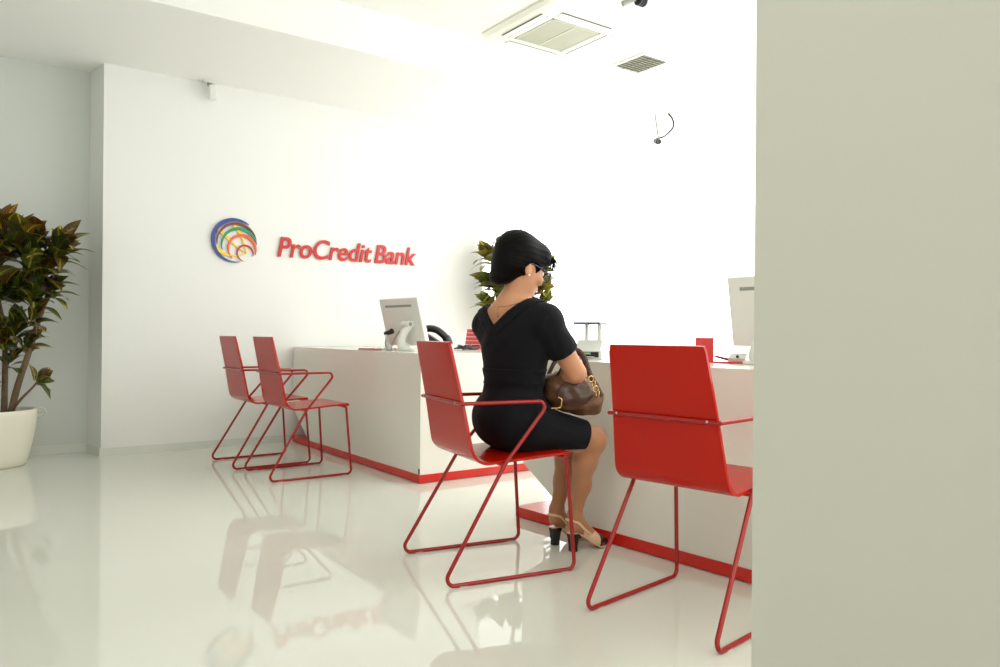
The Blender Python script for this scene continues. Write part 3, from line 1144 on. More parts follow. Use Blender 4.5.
def make_planter(t, r0, r1, h):
    prof = [(0, 0.0005), (r0 - 0.012, 0.0005), (r0, 0.012)]
    for k in range(1, 9):
        s = k / 8
        prof.append((r0 + (r1 - r0) * (1 - (1 - s) ** 1.7), 0.012 + (h - 0.018) * s))
    prof += [(r1 - 0.004, h), (r1 - 0.018, h - 0.002), (r1 - 0.022, h - 0.02), (r1 - 0.028, h - 0.06), (0, h - 0.06)]
    obj('pot', lathe(prof, 56), M['pot'], t, smooth=True)
    obj('soil', lathe([(r1 - 0.029, h - 0.045), (r1 * 0.6, h - 0.028), (0, h - 0.022)], 40), M['soil'], t, smooth=True)


# the large croton in the left alcove
PB = Vector((0.205, 5.90, 0))
t = thing('potted_plant', 'large dark croton plant in a white pot standing in the left alcove', 'plant', PB)
make_planter(t, 0.185, 0.243, 0.365)


def wp(px, py, dd):
    """plant-local point"""
    return Vector(P(px, py, 4.99 + dd)) - PB


def branch(pts, r0, r1):
    sp = spline(pts, 6)
    n = len(sp)
    bm = tube(sp, [r0 + (r1 - r0) * i / (n - 1) for i in range(n)], 10)
    return obj('stem', bm, M['bark'], t, smooth=True)


branch([wp(10, 416, 0), wp(18, 385, 0), wp(29, 352, 0.0), (wp(38, 322, 0.02)), wp(46, 300, 0.02), wp(50, 283, 0.0)], 0.022, 0.012)
branch([wp(4, 414, 0.02), wp(5, 370, 0.03), wp(4, 330, 0.04), wp(-2, 290, 0.05), wp(4, 250, 0.05)], 0.020, 0.009)
branch([wp(-8, 414, 0.0), wp(-18, 360, 0.0), wp(-28, 310, 0.02), wp(-26, 260, 0.02)], 0.020, 0.009)
branch([wp(12, 410, -0.03), wp(22, 398, -0.05), wp(32, 388, -0.06), wp(40, 378, -0.06)], 0.010, 0.005)
branch([wp(44, 305, 0.02), wp(52, 290, 0.0), wp(54, 268, -0.02), wp(56, 255, -0.03)], 0.010, 0.006)
branch([wp(38, 322, 0.02), wp(30, 300, 0.06), wp(24, 270, 0.06), wp(22, 245, 0.04)], 0.011, 0.006)
branch([wp(5, 370, 0.03), wp(14, 350, -0.02), wp(20, 335, -0.05)], 0.009, 0.005)
branch([wp(29, 352, 0.0), wp(36, 330, -0.05), wp(32, 312, -0.08)], 0.009, 0.005)
cl = []
for (px, py, dd, n, sc, lean) in [(56, 253, -0.03, 18, 1.0, 0.35), (62, 246, 0.05, 12, 0.9, 0.5), (36, 243, 0.0, 18, 1.0, 0.1), (22, 240, -0.08, 18, 1.0, 0.1), (4, 232, 0.05, 20, 1.05, 0.0),
                                  (10, 250, -0.10, 16, 1.05, 0.1), (-18, 240, 0.0, 18, 1.05, -0.2), (-30, 262, 0.02, 16, 1.0, -0.4), (-6, 262, -0.1, 16, 1.0, 0), (30, 262, -0.12, 16, 1.05, 0.2), (45, 268, -0.02, 14, 1.0, 0.4),
                                  (50, 290, 0.0, 14, 0.85, 0.5), (34, 298, -0.08, 14, 0.95, 0.2), (18, 294, -0.05, 16, 1.0, 0.0), (2, 290, -0.08, 16, 1.0, 0.0), (-20, 296, -0.05, 14, 1.0, -0.3), (38, 285, 0.06, 12, 0.9, 0.3),
                                  (16, 330, -0.05, 14, 0.9, 0.1), (26, 345, -0.05, 9, 0.75, 0.7), (4, 342, -0.05, 13, 0.95, 0.0), (-12, 335, -0.05, 12, 0.95, -0.2), (-22, 350, 0.0, 12, 0.9, -0.4), (32, 320, -0.08, 8, 0.75, 0.5),
                                  (10, 362, 0.02, 7, 0.7, 0.4), (38, 380, -0.06, 8, 0.62, 1.0), (-8, 385, -0.05, 8, 0.7, -0.4)]:
    cl.append((wp(px, py, dd), (_R2[0] * lean, _R2[1] * lean, 1.0), n, sc))
fo = foliage('foliage', cl, M['leaf_dark'], t, 11, 0.215, 0.098, redtop=1.30, ymax=0.33)
fo['label'] = 'dark green and maroon leaves with yellow veins'

# the croton behind the woman, at the end of the lettered wall
PB2 = Vector((4.125, 5.63, 0))
t = thing('potted_plant', 'backlit croton plant at the end of the lettered wall, behind the woman', 'plant', PB2)
make_planter(t, 0.16, 0.215, 0.40)
dep2 = float(np.dot(np.array(PB2), _F))


def wp2(px, py, dd):
    return Vector(P(px, py, dep2 + dd)) - PB2


for pts_ in ([(0.02, 0, 0.36), (0.03, 0.02, 0.8), wp2(520, 300, 0), wp2(528, 268, 0)], [(-0.03, 0.02, 0.36), (-0.08, 0.03, 0.8), wp2(497, 300, 0), wp2(492, 262, 0)], [(0.0, -0.03, 0.36), (0.06, -0.05, 0.9), wp2(536, 310, 0), wp2(544, 285, 0)]):
    branch([Vector(p) for p in pts_], 0.018, 0.008)
cl = []
for (px, py, dd, n, sc, lean) in [(491, 258, 0.0, 15, 1.0, -0.5), (503, 252, 0.05, 14, 1.0, -0.1), (518, 250, 0.0, 16, 1.0, 0), (533, 258, 0.0, 14, 1.0, 0.3), (540, 270, 0.0, 13, 0.95, 0.6),
                                  (489, 284, 0.0, 14, 0.95, -0.7), (500, 290, -0.06, 14, 0.95, -0.3), (541, 288, -0.03, 13, 0.9, 0.6), (530, 295, -0.05, 12, 0.95, 0.2), (541, 304, 0.0, 10, 0.9, 0.8),
                                  (491, 306, 0.0, 13, 0.9, -0.6), (505, 312, -0.05, 12, 0.9, -0.2), (520, 318, 0.0, 12, 0.9, 0.0), (538, 318, 0.0, 10, 0.85, 0.5), (492, 326, 0.0, 9, 0.8, -0.6), (515, 270, 0.05, 14, 1.0, 0.0), (518, 292, 0.0, 14, 1.0, 0.1), (508, 278, -0.10, 12, 1.0, -0.1), (524, 304, 0.08, 12, 0.95, 0.1)]:
    cl.append((wp2(px, py, dd), (_R2[0] * lean, _R2[1] * lean, 1.0), n, sc))
fo = foliage('foliage', cl, M['leaf_backlit'], t, 5, 0.215, 0.108, redtop=1.45, ymax=0.33)
fo['label'] = 'green and yellow veined leaves'

# ================================================================== THE SEATED WOMAN
def V3(*a):
    return np.array(a, float)


UPZ = V3(0, 0, 1)
dc = V3(math.cos(math.radians(-12.6)), math.sin(math.radians(-12.6)), 0)   # where the hips face
nc = V3(-dc[1], dc[0], 0)                                                   # her left
at_ = math.radians(45)
ft = math.sin(at_) * _r + math.cos(at_) * _F        # where the chest faces
st = math.cos(at_) * _r - math.sin(at_) * _F        # her right
ah, ph_ = math.radians(58), math.radians(20)
fh0 = math.sin(ah) * _r + math.cos(ah) * _F
rh = math.cos(ah) * _r - math.sin(ah) * _F
fh = math.cos(ph_) * fh0 - math.sin(ph_) * UPZ
uh = math.sin(ph_) * fh0 + math.cos(ph_) * UPZ

woman = thing('person', 'dark-haired woman in a black dress and glasses seated with a handbag on her lap', 'person', (1.78, 2.42, 0))


def keep(o):
    """parent to the woman without moving the mesh, which is modelled in world space"""
    o.parent = woman
    o.matrix_parent_inverse = Matrix.Translation(-Vector(woman.location))
    return o


HIP = V3(1.780, 2.423, 0.555)
hipR, hipL = HIP - 0.088 * nc - V3(0, 0, .022), HIP + 0.088 * nc - V3(0, 0, .022)
WAI = P(514, 374, 2.985)
CHE = P(516, 338, 2.975)
shR, shL = P(546, 322, 2.86), P(488.5, 326, 3.07)
NB, NT = P(510, 305, 2.955), P(519, 279, 2.95)
HC = P(521.5, 262.5, 2.955)
kneeR, kneeL = P(592, 440, 3.055), P(574, 438, 3.20)
headsp = lambda f, r, u: HC + f * fh + r * rh + u * uh
elR, wrR = P(576, 373, 2.93), P(559, 378, 3.06)
elL, wrL = P(520, 388, 3.27), P(556, 389, 3.22)
shoe = {}
for side, heel, fd in (('R', V3(2.036, 2.352, 0), V3(.985, -.10, 0)), ('L', V3(2.036, 2.465, 0), V3(.985, .06, 0))):
    fd = fd / np.linalg.norm(fd)
    shoe[side] = (heel, fd, V3(-fd[1], fd[0], 0))


def sp_(side, x, y, z):
    h, f, l = shoe[side]
    return h + f * x + l * y + UPZ * z


def hand(s, wrist, direction, palm, thumb_side, curl):
    """palm plus four unequal bent fingers and a thumb leaving the side of the palm"""
    d_ = direction / np.linalg.norm(direction)
    p_ = palm - d_ * (palm @ d_)
    p_ = p_ / np.linalg.norm(p_)
    s_ = np.cross(d_, p_) * thumb_side
    mid = wrist + d_ * 0.045
    s.cone(wrist, wrist + d_ * 0.02, 0.024, 0.025, 0.02)
    s.ell(mid, (d_, s_, p_), (0.050, 0.038, 0.016), 0.015)
    for i, (off, ln) in enumerate(((0.029, 0.070), (0.010, 0.079), (-0.010, 0.073), (-0.028, 0.057))):
        a = wrist + d_ * 0.078 + s_ * off
        ang_ = 0.0
        r0 = 0.0088
        for seg_, fr in enumerate((0.46, 0.31, 0.23)):
            ang_ += curl * (0.7 if seg_ == 0 else 1.0)
            v_ = d_ * math.cos(ang_) + p_ * math.sin(ang_)
            b = a + v_ * ln * fr
            s.cone(a, b, r0, r0 - 0.0009, 0.003)
            a, r0 = b, r0 - 0.0009
    a = wrist + d_ * 0.022 + s_ * 0.026
    b = a + (d_ * 0.6 + s_ * 0.7 + p_ * 0.25) * 0.036
    c = b + (d_ * 0.85 + s_ * 0.25 + p_ * 0.45) * 0.030
    s.cone(a, b, 0.0125, 0.0105, 0.012)
    s.cone(b, c, 0.0105, 0.0085, 0.003)


def build_body():
    s = SDF((1.42, 2.02, 0.0), (2.32, 2.86, 1.32), 0.0045)
    # trunk
    s.ell(HIP, (nc, dc, UPZ), (0.165, 0.125, 0.115), 0.03)
    s.ell(WAI, (st, ft, UPZ), (0.118, 0.088, 0.16), 0.05)
    s.ell(CHE, (st, ft, UPZ), (0.142, 0.098, 0.155), 0.05)
    s.ell(CHE + ft * 0.075 + st * 0.06 - UPZ * 0.01, (st, ft, UPZ), (0.055, 0.045, 0.055), 0.03)
    s.ell(CHE + ft * 0.075 - st * 0.06 - UPZ * 0.01, (st, ft, UPZ), (0.055, 0.045, 0.055), 0.03)
    s.cone(shR, shL, 0.050, 0.050, 0.05)
    s.cone(NB - UPZ * 0.01, shR + UPZ * 0.012, 0.050, 0.038, 0.04)
    s.cone(NB - UPZ * 0.01, shL + UPZ * 0.012, 0.050, 0.038, 0.04)
    s.cone(NB - UPZ * 0.03, NT, 0.052, 0.044, 0.03)
    # head
    s.ell(HC + uh * 0.012 - fh * 0.008, (fh, rh, uh), (0.096, 0.074, 0.088), 0.03)
    s.ell(headsp(0.034, 0, -0.062), (fh, rh, uh), (0.058, 0.055, 0.066), 0.03)
    s.ell(headsp(0.072, 0, -0.104), (fh, rh, uh), (0.020, 0.022, 0.016), 0.02)
    s.cone(headsp(0.086, 0, -0.012), headsp(0.107, 0, -0.044), 0.008, 0.0105, 0.010)
    for q in (-1, 1):
        s.ell(headsp(0.100, q * 0.011, -0.046), (fh, rh, uh), (0.010, 0.008, 0.007), 0.006)
        s.ell(headsp(0.096, q * 0.031, -0.014), (fh, rh, uh), (0.016, 0.017, 0.012), 0.010, sub=True)
        s.ell(headsp(0.070, q * 0.040, -0.045), (fh, rh, uh), (0.022, 0.020, 0.018), 0.02)
        s.ell(headsp(-0.004, q * 0.076, -0.030), (fh, rh, uh), (0.018, 0.009, 0.031), 0.004)
        s.ell(headsp(0.004, q * 0.084, -0.028), (fh, rh, uh), (0.009, 0.006, 0.017), 0.004, sub=True)
    s.ell(headsp(0.090, 0, -0.073), (fh, rh, uh), (0.012, 0.023, 0.0055), 0.006)
    s.ell(headsp(0.089, 0, -0.081), (fh, rh, uh), (0.012, 0.020, 0.0060), 0.006)
    # arms
    for sh_, el_, wr_ in ((shR, elR, wrR), (shL, elL, wrL)):
        s.cone(sh_, el_, 0.047, 0.038, 0.025)
        s.cone(el_, el_ + (wr_ - el_) * 0.35, 0.037, 0.038, 0.015)
        s.cone(el_ + (wr_ - el_) * 0.3, wr_, 0.038, 0.025, 0.02)
    hand(s, wrR, (wrR - elR) * 0.6 + V3(0, 0, -0.06), nc * 0.3 - UPZ + dc * 0.5, 1, 0.40)
    hand(s, wrL, (wrL - elL) + dc * 0.03, -nc * 1.0 - UPZ * 0.3, -1, 0.42)
    # legs
    for side, hp, kn in (('R', hipR, kneeR), ('L', hipL, kneeL)):
        an = sp_(side, 0.020, 0, 0.150)
        s.cone(hp, kn, 0.082, 0.054, 0.04)
        s.cone(kn, kn + UPZ * 0.004, 0.052, 0.050, 0.02)
        sh = an - kn
        back = -dc
        s.cone(kn, kn + sh * 0.28 + back * 0.010, 0.048, 0.047, 0.025)
        s.cone(kn + sh * 0.28 + back * 0.012, kn + sh * 0.62 + back * 0.004, 0.047, 0.036, 0.025)
        s.cone(kn + sh * 0.60, an, 0.036, 0.026, 0.025)
        # foot inside the shoe
        s.cone(an, sp_(side, 0.012, 0, 0.108), 0.027, 0.023, 0.015)
        s.cone(an + UPZ * -0.01, sp_(side, 0.085, 0, 0.070), 0.027, 0.023, 0.02)
        s.cone(sp_(side, 0.012, 0, 0.106), sp_(side, 0.10, 0, 0.052), 0.020, 0.020, 0.02)
        s.cone(sp_(side, 0.095, 0.008, 0.054), sp_(side, 0.135, 0.010, 0.029), 0.021, 0.017, 0.015)
        s.cone(sp_(side, 0.095, -0.008, 0.052), sp_(side, 0.132, -0.012, 0.028), 0.020, 0.016, 0.015)
        s.cone(sp_(side, 0.135, 0.0, 0.027), sp_(side, 0.165, 0, 0.021), 0.019, 0.012, 0.015)
    o = keep(sdf_obj('body', s, M['skin'], it=4))
    me = o.data
    me.materials.append(M['nylon'])
    me.materials.append(M['lip'])
    for p in me.polygons:
        c = np.array(p.center)
        if c[2] < 0.56 and (c - HIP) @ dc > 0.02 and (c[2] < 0.40 or (c - wrL) @ nc < 2) and c[2] < 0.535:
            p.material_index = 1
        q = c - HC
        if q @ fh > 0.088 and abs(q @ rh) < 0.024 and -0.087 < q @ uh < -0.067:
            p.material_index = 2
    return o


body = build_body()


def dress_fields():
    lo, hi = (1.42, 2.02, 0.40), (2.32, 2.86, 1.06)
    h = 0.0042
    s = SDF(lo, hi, h)
    g = 0.011
    # skirt
    s.ell(HIP, (nc, dc, UPZ), (0.170 + g, 0.129 + g, 0.118 + g), 0.03)
    s.cone(hipR, kneeR, 0.084 + g, 0.058 + g, 0.05)
    s.cone(hipL, kneeL, 0.084 + g, 0.058 + g, 0.07)
    s.cone((hipR + hipL) / 2, (kneeR + kneeL) / 2, 0.075 + g, 0.052 + g, 0.04)
    # bodice
    s.ell(WAI, (st, ft, UPZ), (0.120 + g, 0.090 + g, 0.17), 0.05)
    s.ell(CHE, (st, ft, UPZ), (0.150 + g, 0.104 + g, 0.158), 0.05)
    for q in (-1, 1):
        s.ell(CHE + ft * 0.075 + st * 0.06 * q - UPZ * 0.01, (st, ft, UPZ), (0.057 + g, 0.045 + g, 0.06), 0.03)
    s.cone(shR, shL, 0.047 + g, 0.046 + g, 0.05)
    s.cone(NB - UPZ * 0.01, shR + UPZ * 0.012, 0.048 + g, 0.040 + g, 0.04)
    s.cone(NB - UPZ * 0.01, shL + UPZ * 0.012, 0.048 + g, 0.040 + g, 0.04)
    x, y, z = s.full()
    Hm = P(578.5, 436, 3.06)
    nh = 0.95 * dc - 0.32 * UPZ
    hem = (x - Hm[0]) * nh[0] + (y - Hm[1]) * nh[1] + (z - Hm[2]) * nh[2]
    s.v = np.maximum(s.v, hem.astype(np.float32))
    # seat keeps the cloth flat
    s.v = np.maximum(s.v, (0.433 - z).astype(np.float32))
    # sleeves with cut cuffs
    for sh_, el_, t_ in ((shR, elR, 0.60), (shL, elL, 0.88)):
        q = SDF(lo, hi, h)
        ax = (el_ - sh_) / np.linalg.norm(el_ - sh_)
        e2 = sh_ + (el_ - sh_) * 0.9
        q.cone(sh_, e2, 0.048 + g, 0.0455 + g, 0.0)
        cp = sh_ + (el_ - sh_) * t_
        cut = (x - cp[0]) * ax[0] + (y - cp[1]) * ax[1] + (z - cp[2]) * ax[2]
        qq = np.maximum(q.v, cut.astype(np.float32))
        k = 0.02
        hh = np.maximum(k - np.abs(s.v - qq), 0) / k
        s.v = np.minimum(s.v, qq) - hh * hh * k * 0.25
    xs = (x - CHE[0]) * st[0] + (y - CHE[1]) * st[1]
    yf = (x - CHE[0]) * ft[0] + (y - CHE[1]) * ft[1]
    # soft creases
    crease = 0.0022 * np.sin(z * 95 + xs * 22) * np.clip((z - 0.60) / 0.1, 0, 1) * np.clip((0.80 - z) / 0.1, 0, 1)
    crease += 0.0018 * np.sin(z * 60 - xs * 70) * np.clip((z - 0.8) / 0.06, 0, 1) * np.clip((0.97 - z) / 0.1, 0, 1)
    s.v = s.v + crease.astype(np.float32)
    # neckline: deep V on the back, shallow V in front
    ztip = np.where(yf < 0, 0.905, 0.950)
    vd = (np.abs(xs + 0.020 * (yf < 0)) - (z - ztip) * 1.12) * 0.67       # negative inside the V
    return s, vd.astype(np.float32), xs, yf, z


s, vd, xs, yf, z = dress_fields()
base = s.v.copy()
dv = np.maximum(base, -vd)
dress = keep(sdf_obj('dress', s, M['dress'], v=dv, it=2))
# folded collar along the back V
band = np.maximum(vd - 0.044, -vd + 0.001)
cv = np.maximum(np.maximum(base - 0.006, -(base + 0.004)), band)
cv = np.maximum(cv, (0.875 - z).astype(np.float32))
o = sdf_obj('collar', s, M['dress'], v=cv.astype(np.float32), it=2)
o.parent = dress
# waist seam band
wz = np.abs(z - 0.715) - 0.030
wv = np.maximum(np.maximum(base - 0.0035, -(base + 0.004)), wz).astype(np.float32)
wv = np.maximum(wv, (np.abs(xs) - 0.16).astype(np.float32))
wv = np.maximum(wv, (np.abs(yf + 0.0) - 0.16).astype(np.float32))
o = sdf_obj('waistband', s, M['dress'], v=wv, it=2)
o.parent = dress
del base, dv, cv, wv, vd, xs, yf, z


def build_hair():
    lo = HC - 0.20
    hi = HC + 0.20
    s = SDF(lo, hi, 0.0036)
    s.ell(headsp(-0.008, 0, 0.016), (fh, rh, uh), (0.106, 0.090, 0.094), 0.02)
    s.ell(headsp(0.052, 0.004, 0.048), (fh, rh, uh), (0.054, 0.074, 0.046), 0.03)
    s.ell(headsp(-0.045, 0, 0.034), (fh, rh, uh), (0.074, 0.082, 0.074), 0.03)
    s.ell(headsp(-0.055, 0, -0.030), (fh, rh, uh), (0.055, 0.074, 0.056), 0.03)
    x, y, z = s.full()
    qx, qy, qz = x - HC[0], y - HC[1], z - HC[2]
    f = qx * fh[0] + qy * fh[1] + qz * fh[2]
    r_ = qx * rh[0] + qy * rh[1] + qz * rh[2]
    u_ = qx * uh[0] + qy * uh[1] + qz * uh[2]
    # combed ridges
    a = np.arctan2(r_, u_ + 0.02)
    s.v = s.v + (0.0007 * np.sin(a * 34 + f * 60) + 0.0006 * np.sin(a * 61 - f * 90)).astype(np.float32)
    # face opening, temples and ears stay free
    s.ell(headsp(0.105, 0, -0.055), (fh, rh, uh), (0.080, 0.105, 0.080), 0.006, sub=True)
    for q in (-1, 1):
        s.ell(headsp(0.020, q * 0.085, -0.048), (fh, rh, uh), (0.040, 0.030, 0.044), 0.004, sub=True)
    s.ell(NB + UPZ * 0.0 + ft * 0.03, (st, ft, UPZ), (0.10, 0.10, 0.062), 0.01, sub=True)
    # low roll at the nape
    s.ell(P(504, 275, 2.94), (rh, fh, UPZ), (0.072, 0.047, 0.040), 0.010)
    s.ell(P(503, 266, 2.95), (rh, fh, UPZ), (0.050, 0.040, 0.040), 0.015)
    return s


hair = keep(sdf_obj('hair', build_hair(), M['hair'], it=1))
o = obj('hair_pin', add_ball(bmesh.new(), headsp(-0.035, 0.083, 0.006), 0.004, 10, 8), M['pearl'], hair, smooth=True)
# loose fringe strands over the forehead
bm = bmesh.new()
rg = random.Random(4)
for i in range(26):
    r0 = rg.uniform(-0.05, 0.06)
    a0 = Vector(headsp(0.070 + rg.uniform(-.01, .01), r0, 0.074 - abs(r0) * .3))
    a1 = Vector(headsp(0.104 + rg.uniform(-.006, .006), r0 * 1.05, 0.044 + rg.uniform(-.01, .01)))
    a2 = Vector(headsp(0.106 + rg.uniform(-.006, .004), r0 * 1.1 + 0.01, 0.014 + rg.uniform(-.02, .012)))
    add_tube(bm, spline([a0, a1, a2], 5), [0.0042, 0.004, 0.004, 0.004, 0.0036, 0.0034, 0.003, 0.0026, 0.002, 0.0016, 0.001], 6)
o = obj('fringe', bm, M['hair'], hair, smooth=True)

# eyes, brows, glasses
for q in (-1, 1):
    e = keep(obj('eye', add_ball(bmesh.new(), headsp(0.081, q * 0.031, -0.016), 0.0115, 16, 10), M['eye_white'], None, smooth=True))
    obj('iris', add_ball(bmesh.new(), headsp(0.0895, q * 0.031, -0.0185), 0.0045, 12, 8), M['dark'], e, smooth=True)
    bm = tube(spline([headsp(0.098, q * 0.014, 0.002), headsp(0.096, q * 0.032, 0.007), headsp(0.084, q * 0.050, 0.002)], 5), 0.0026, 8)
    keep(obj('eyebrow', bm, M['hair'], None, smooth=True))
gl = bpy.data.objects.new('glasses', None)
C.objects.link(gl)
keep(gl)
gl['label'] = 'dark purple-grey plastic glasses'
bm = bmesh.new()
lensbm = []
for q in (-1, 1):
    c = headsp(0.113, q * 0.034, -0.020)
    ring = []
    for k in range(25):
        a = 2 * PI * k / 24
        ring.append(c + rh * (0.027 * math.copysign(abs(math.cos(a)) ** 0.75, math.cos(a))) + uh * (0.0185 * math.copysign(abs(math.sin(a)) ** 0.75, math.sin(a))) - fh * 0.25 * abs(0.027 * math.cos(a)) * (q * math.cos(a) > 0))
    add_tube(bm, ring, 0.0027, 8)
    lb = bmesh.new()
    vs = [lb.verts.new(Vector(p)) for p in ring[:-1]]
    lb.faces.new(vs)
    lensbm.append(lb)
add_tube(bm, [headsp(0.113, -0.008, -0.014), headsp(0.117, 0, -0.011), headsp(0.113, 0.008, -0.014)], 0.0026, 8)
obj('glasses_frame', bm, M['spectacle'], gl, smooth=True)
for lb in lensbm:
    obj('lens', lb, M['glass'], gl)
for q in (-1, 1):
    bm = tube(spline([headsp(0.105, q * 0.062, -0.014), headsp(0.06, q * 0.079, -0.014), headsp(0.006, q * 0.081, -0.012), headsp(-0.020, q * 0.080, -0.028)], 6), 0.0028, 8)
    obj('temple', bm, M['spectacle'], gl, smooth=True)
for q in (-1, 1):
    keep(obj('earring', add_ball(bmesh.new(), headsp(0.000, q * 0.083, -0.058), 0.0045, 14, 10), M['pearl'], None, smooth=True))

# fine chain with a pendant hanging down the back
nk = bpy.data.objects.new('necklace', None)
C.objects.link(nk)
keep(nk)
dg = bpy.context.evaluated_depsgraph_get()
dg.update()
from mathutils.bvhtree import BVHTree
me = body.data
bvh = BVHTree.FromPolygons([v.co for v in me.vertices], [tuple(p.vertices) for p in me.polygons])


def onskin(p, lift=0.0015):
    loc, nrm, i, dist = bvh.find_nearest(Vector(p))
    return loc + nrm * lift


chain = []
for k in range(15):
    a = PI + (k - 7) / 7 * 1.9
    hgt = 0.045 - 0.052 * math.cos((k - 7) / 7 * 1.35)
    chain.append(onskin(NB + ft * (0.085 * math.cos(a)) + st * (0.085 * math.sin(a)) + UPZ * hgt))
obj('chain', tube(spline(chain, 4), 0.0011, 6), M['gold'], nk, smooth=True)
tail = [chain[7], onskin(Vector(chain[7]) - Vector((0, 0, 0.018))), onskin(Vector(chain[7]) - Vector((0, 0, 0.034)))]
bm = tube(spline(tail, 4), 0.0013, 6)
add_ball(bm, tail[2], 0.0040, 12, 8)
add_ball(bm, onskin(Vector(chain[7]) - Vector((0, 0, 0.024)), 0.003), 0.0032, 12, 8)
obj('pendant', bm, M['gold'], nk, smooth=True)


# slingback shoes
def make_shoe(side):
    t = bpy.data.objects.new('shoe', None)
    C.objects.link(t)
    keep(t)
    t['label'] = 'beige slingback shoe with black toe cap and black block heel'
    lo = np.minimum(sp_(side, -0.05, -0.06, -0.005), sp_(side, 0.24, 0.06, 0.2)) - 0.03
    hi = np.maximum(sp_(side, -0.05, -0.06, 0), sp_(side, 0.24, 0.06, 0.16)) + 0.03
    s = SDF(lo, hi, 0.0024)
    s.cone(sp_(side, 0.012, 0, 0.104), sp_(side, 0.10, 0, 0.050), 0.0245, 0.0245, 0.01)
    s.cone(sp_(side, 0.095, 0.008, 0.054), sp_(side, 0.135, 0.010, 0.030), 0.0255, 0.0215, 0.012)
    s.cone(sp_(side, 0.095, -0.008, 0.052), sp_(side, 0.132, -0.012, 0.030), 0.0245, 0.0205, 0.012)
    s.cone(sp_(side, 0.135, 0.0, 0.029), sp_(side, 0.172, 0, 0.0195), 0.0235, 0.0145, 0.015)
    x, y, z = s.full()
    hl, fd, ld = shoe[side]
    X_ = (x - hl[0]) * fd[0] + (y - hl[1]) * fd[1]
    Y_ = (x - hl[0]) * ld[0] + (y - hl[1]) * ld[1]
    sole = np.interp(X_.ravel(), [-0.03, 0.03, 0.06, 0.10, 0.13, 0.16, 0.2], [0.078, 0.074, 0.055, 0.025, 0.010, 0.006, 0.009]).reshape(X_.shape)
    throat = 0.098 + 0.35 * (z - 0.05) - 0.9 * np.maximum(0, np.abs(Y_) - 0.010)
    side_h = sole + 0.018
    keepv = np.minimum(throat - X_, np.maximum(z - (0.060 + (0.098 - X_) * 0.62), 0.050 - X_))
    up = np.maximum(np.maximum(s.v, sole - z), keepv)
    sdf_obj('upper', s, M['beige_leather'], t, v=np.maximum(up, X_ - 0.130).astype(np.float32), it=1)
    o = sdf_obj('toe_cap', s, M['black_patent'], t, v=np.maximum(np.maximum(np.maximum(s.v - 0.0012, sole - z), 0.127 - X_), keepv).astype(np.float32), it=1)
    o['label'] = 'black toe cap'
    # thin sole following the arch
    bm = bmesh.new()
    rows = []
    for i in range(25):
        u = i / 24
        xx = -0.012 + 0.196 * u
        zz = float(np.interp(xx, [-0.03, 0.03, 0.06, 0.10, 0.13, 0.16, 0.2], [0.078, 0.074, 0.055, 0.025, 0.010, 0.006, 0.009]))
        wv_ = 0.026 * math.sqrt(max(0.02, math.sin(PI * min(1, max(0, 0.04 + 0.93 * u)))) ** 0.6) if u < 0.3 else (0.022 + 0.010 * math.sin(PI * (u - 0.3) / 0.7)) * (1 if u < 0.9 else math.sqrt(max(0.05, 1 - ((u - 0.9) / 0.1) ** 2)))
        rows.append([bm.verts.new(Vector(sp_(side, xx, yy * wv_, zz + zo))) for yy, zo in ((-1, -0.004), (1, -0.004), (1, 0.001), (-1, 0.001))])
    for a, b in zip(rows, rows[1:]):
        for k in range(4):
            bm.faces.new([a[k], a[(k + 1) % 4], b[(k + 1) % 4], b[k]])
    bm.faces.new(rows[0])
    bm.faces.new(list(reversed(rows[-1])))
    obj('sole', bm, M['beige_leather'], t)
    # block heel
    bm = bmesh.new()
    rows = []
    for (x0, x1, hw, zz) in ((-0.012, 0.036, 0.023, 0.074), (-0.008, 0.026, 0.021, 0.055), (-0.004, 0.022, 0.018, 0.025), (-0.003, 0.021, 0.018, 0.0005)):
        rows.append([bm.verts.new(Vector(sp_(side, a_, b_, zz))) for a_, b_ in ((x0, -hw * 0.6), (x0 + 0.008, -hw), (x1, -hw), (x1, hw), (x0 + 0.008, hw), (x0, hw * 0.6))])
    for a, b in zip(rows, rows[1:]):
        for k in range(6):
            bm.faces.new([a[k], a[(k + 1) % 6], b[(k + 1) % 6], b[k]])
    bm.faces.new(rows[0])
    bm.faces.new(list(reversed(rows[-1])))
    o = obj('heel', bm, M['black_patent'], t, bevel=0.0015)
    o['label'] = 'black block heel'
    sl = spline([sp_(side, 0.080, 0.0285, 0.066), sp_(side, 0.050, 0.0310, 0.088), sp_(side, 0.014, 0.0285, 0.122), sp_(side, -0.016, 0.012, 0.130),
                 sp_(side, -0.016, -0.012, 0.130), sp_(side, 0.014, -0.0285, 0.122), sp_(side, 0.050, -0.0310, 0.088), sp_(side, 0.080, -0.0285, 0.066)], 6)
    obj('strap', tube(sl, 0.0052, 10, 0.6), M['beige_leather'], t, smooth=True)


make_shoe('R')
make_shoe('L')

# ------------------------------------------------------------------ handbag on her lap
BC = P(574, 393, 3.0)
bag = thing('handbag', 'slouchy brown leather handbag lying on the seated woman\'s lap', 'handbag', tuple(BC))


def keepb(o):
    o.parent = bag
    o.matrix_parent_inverse = Matrix.Translation(-Vector(bag.location))
    return o


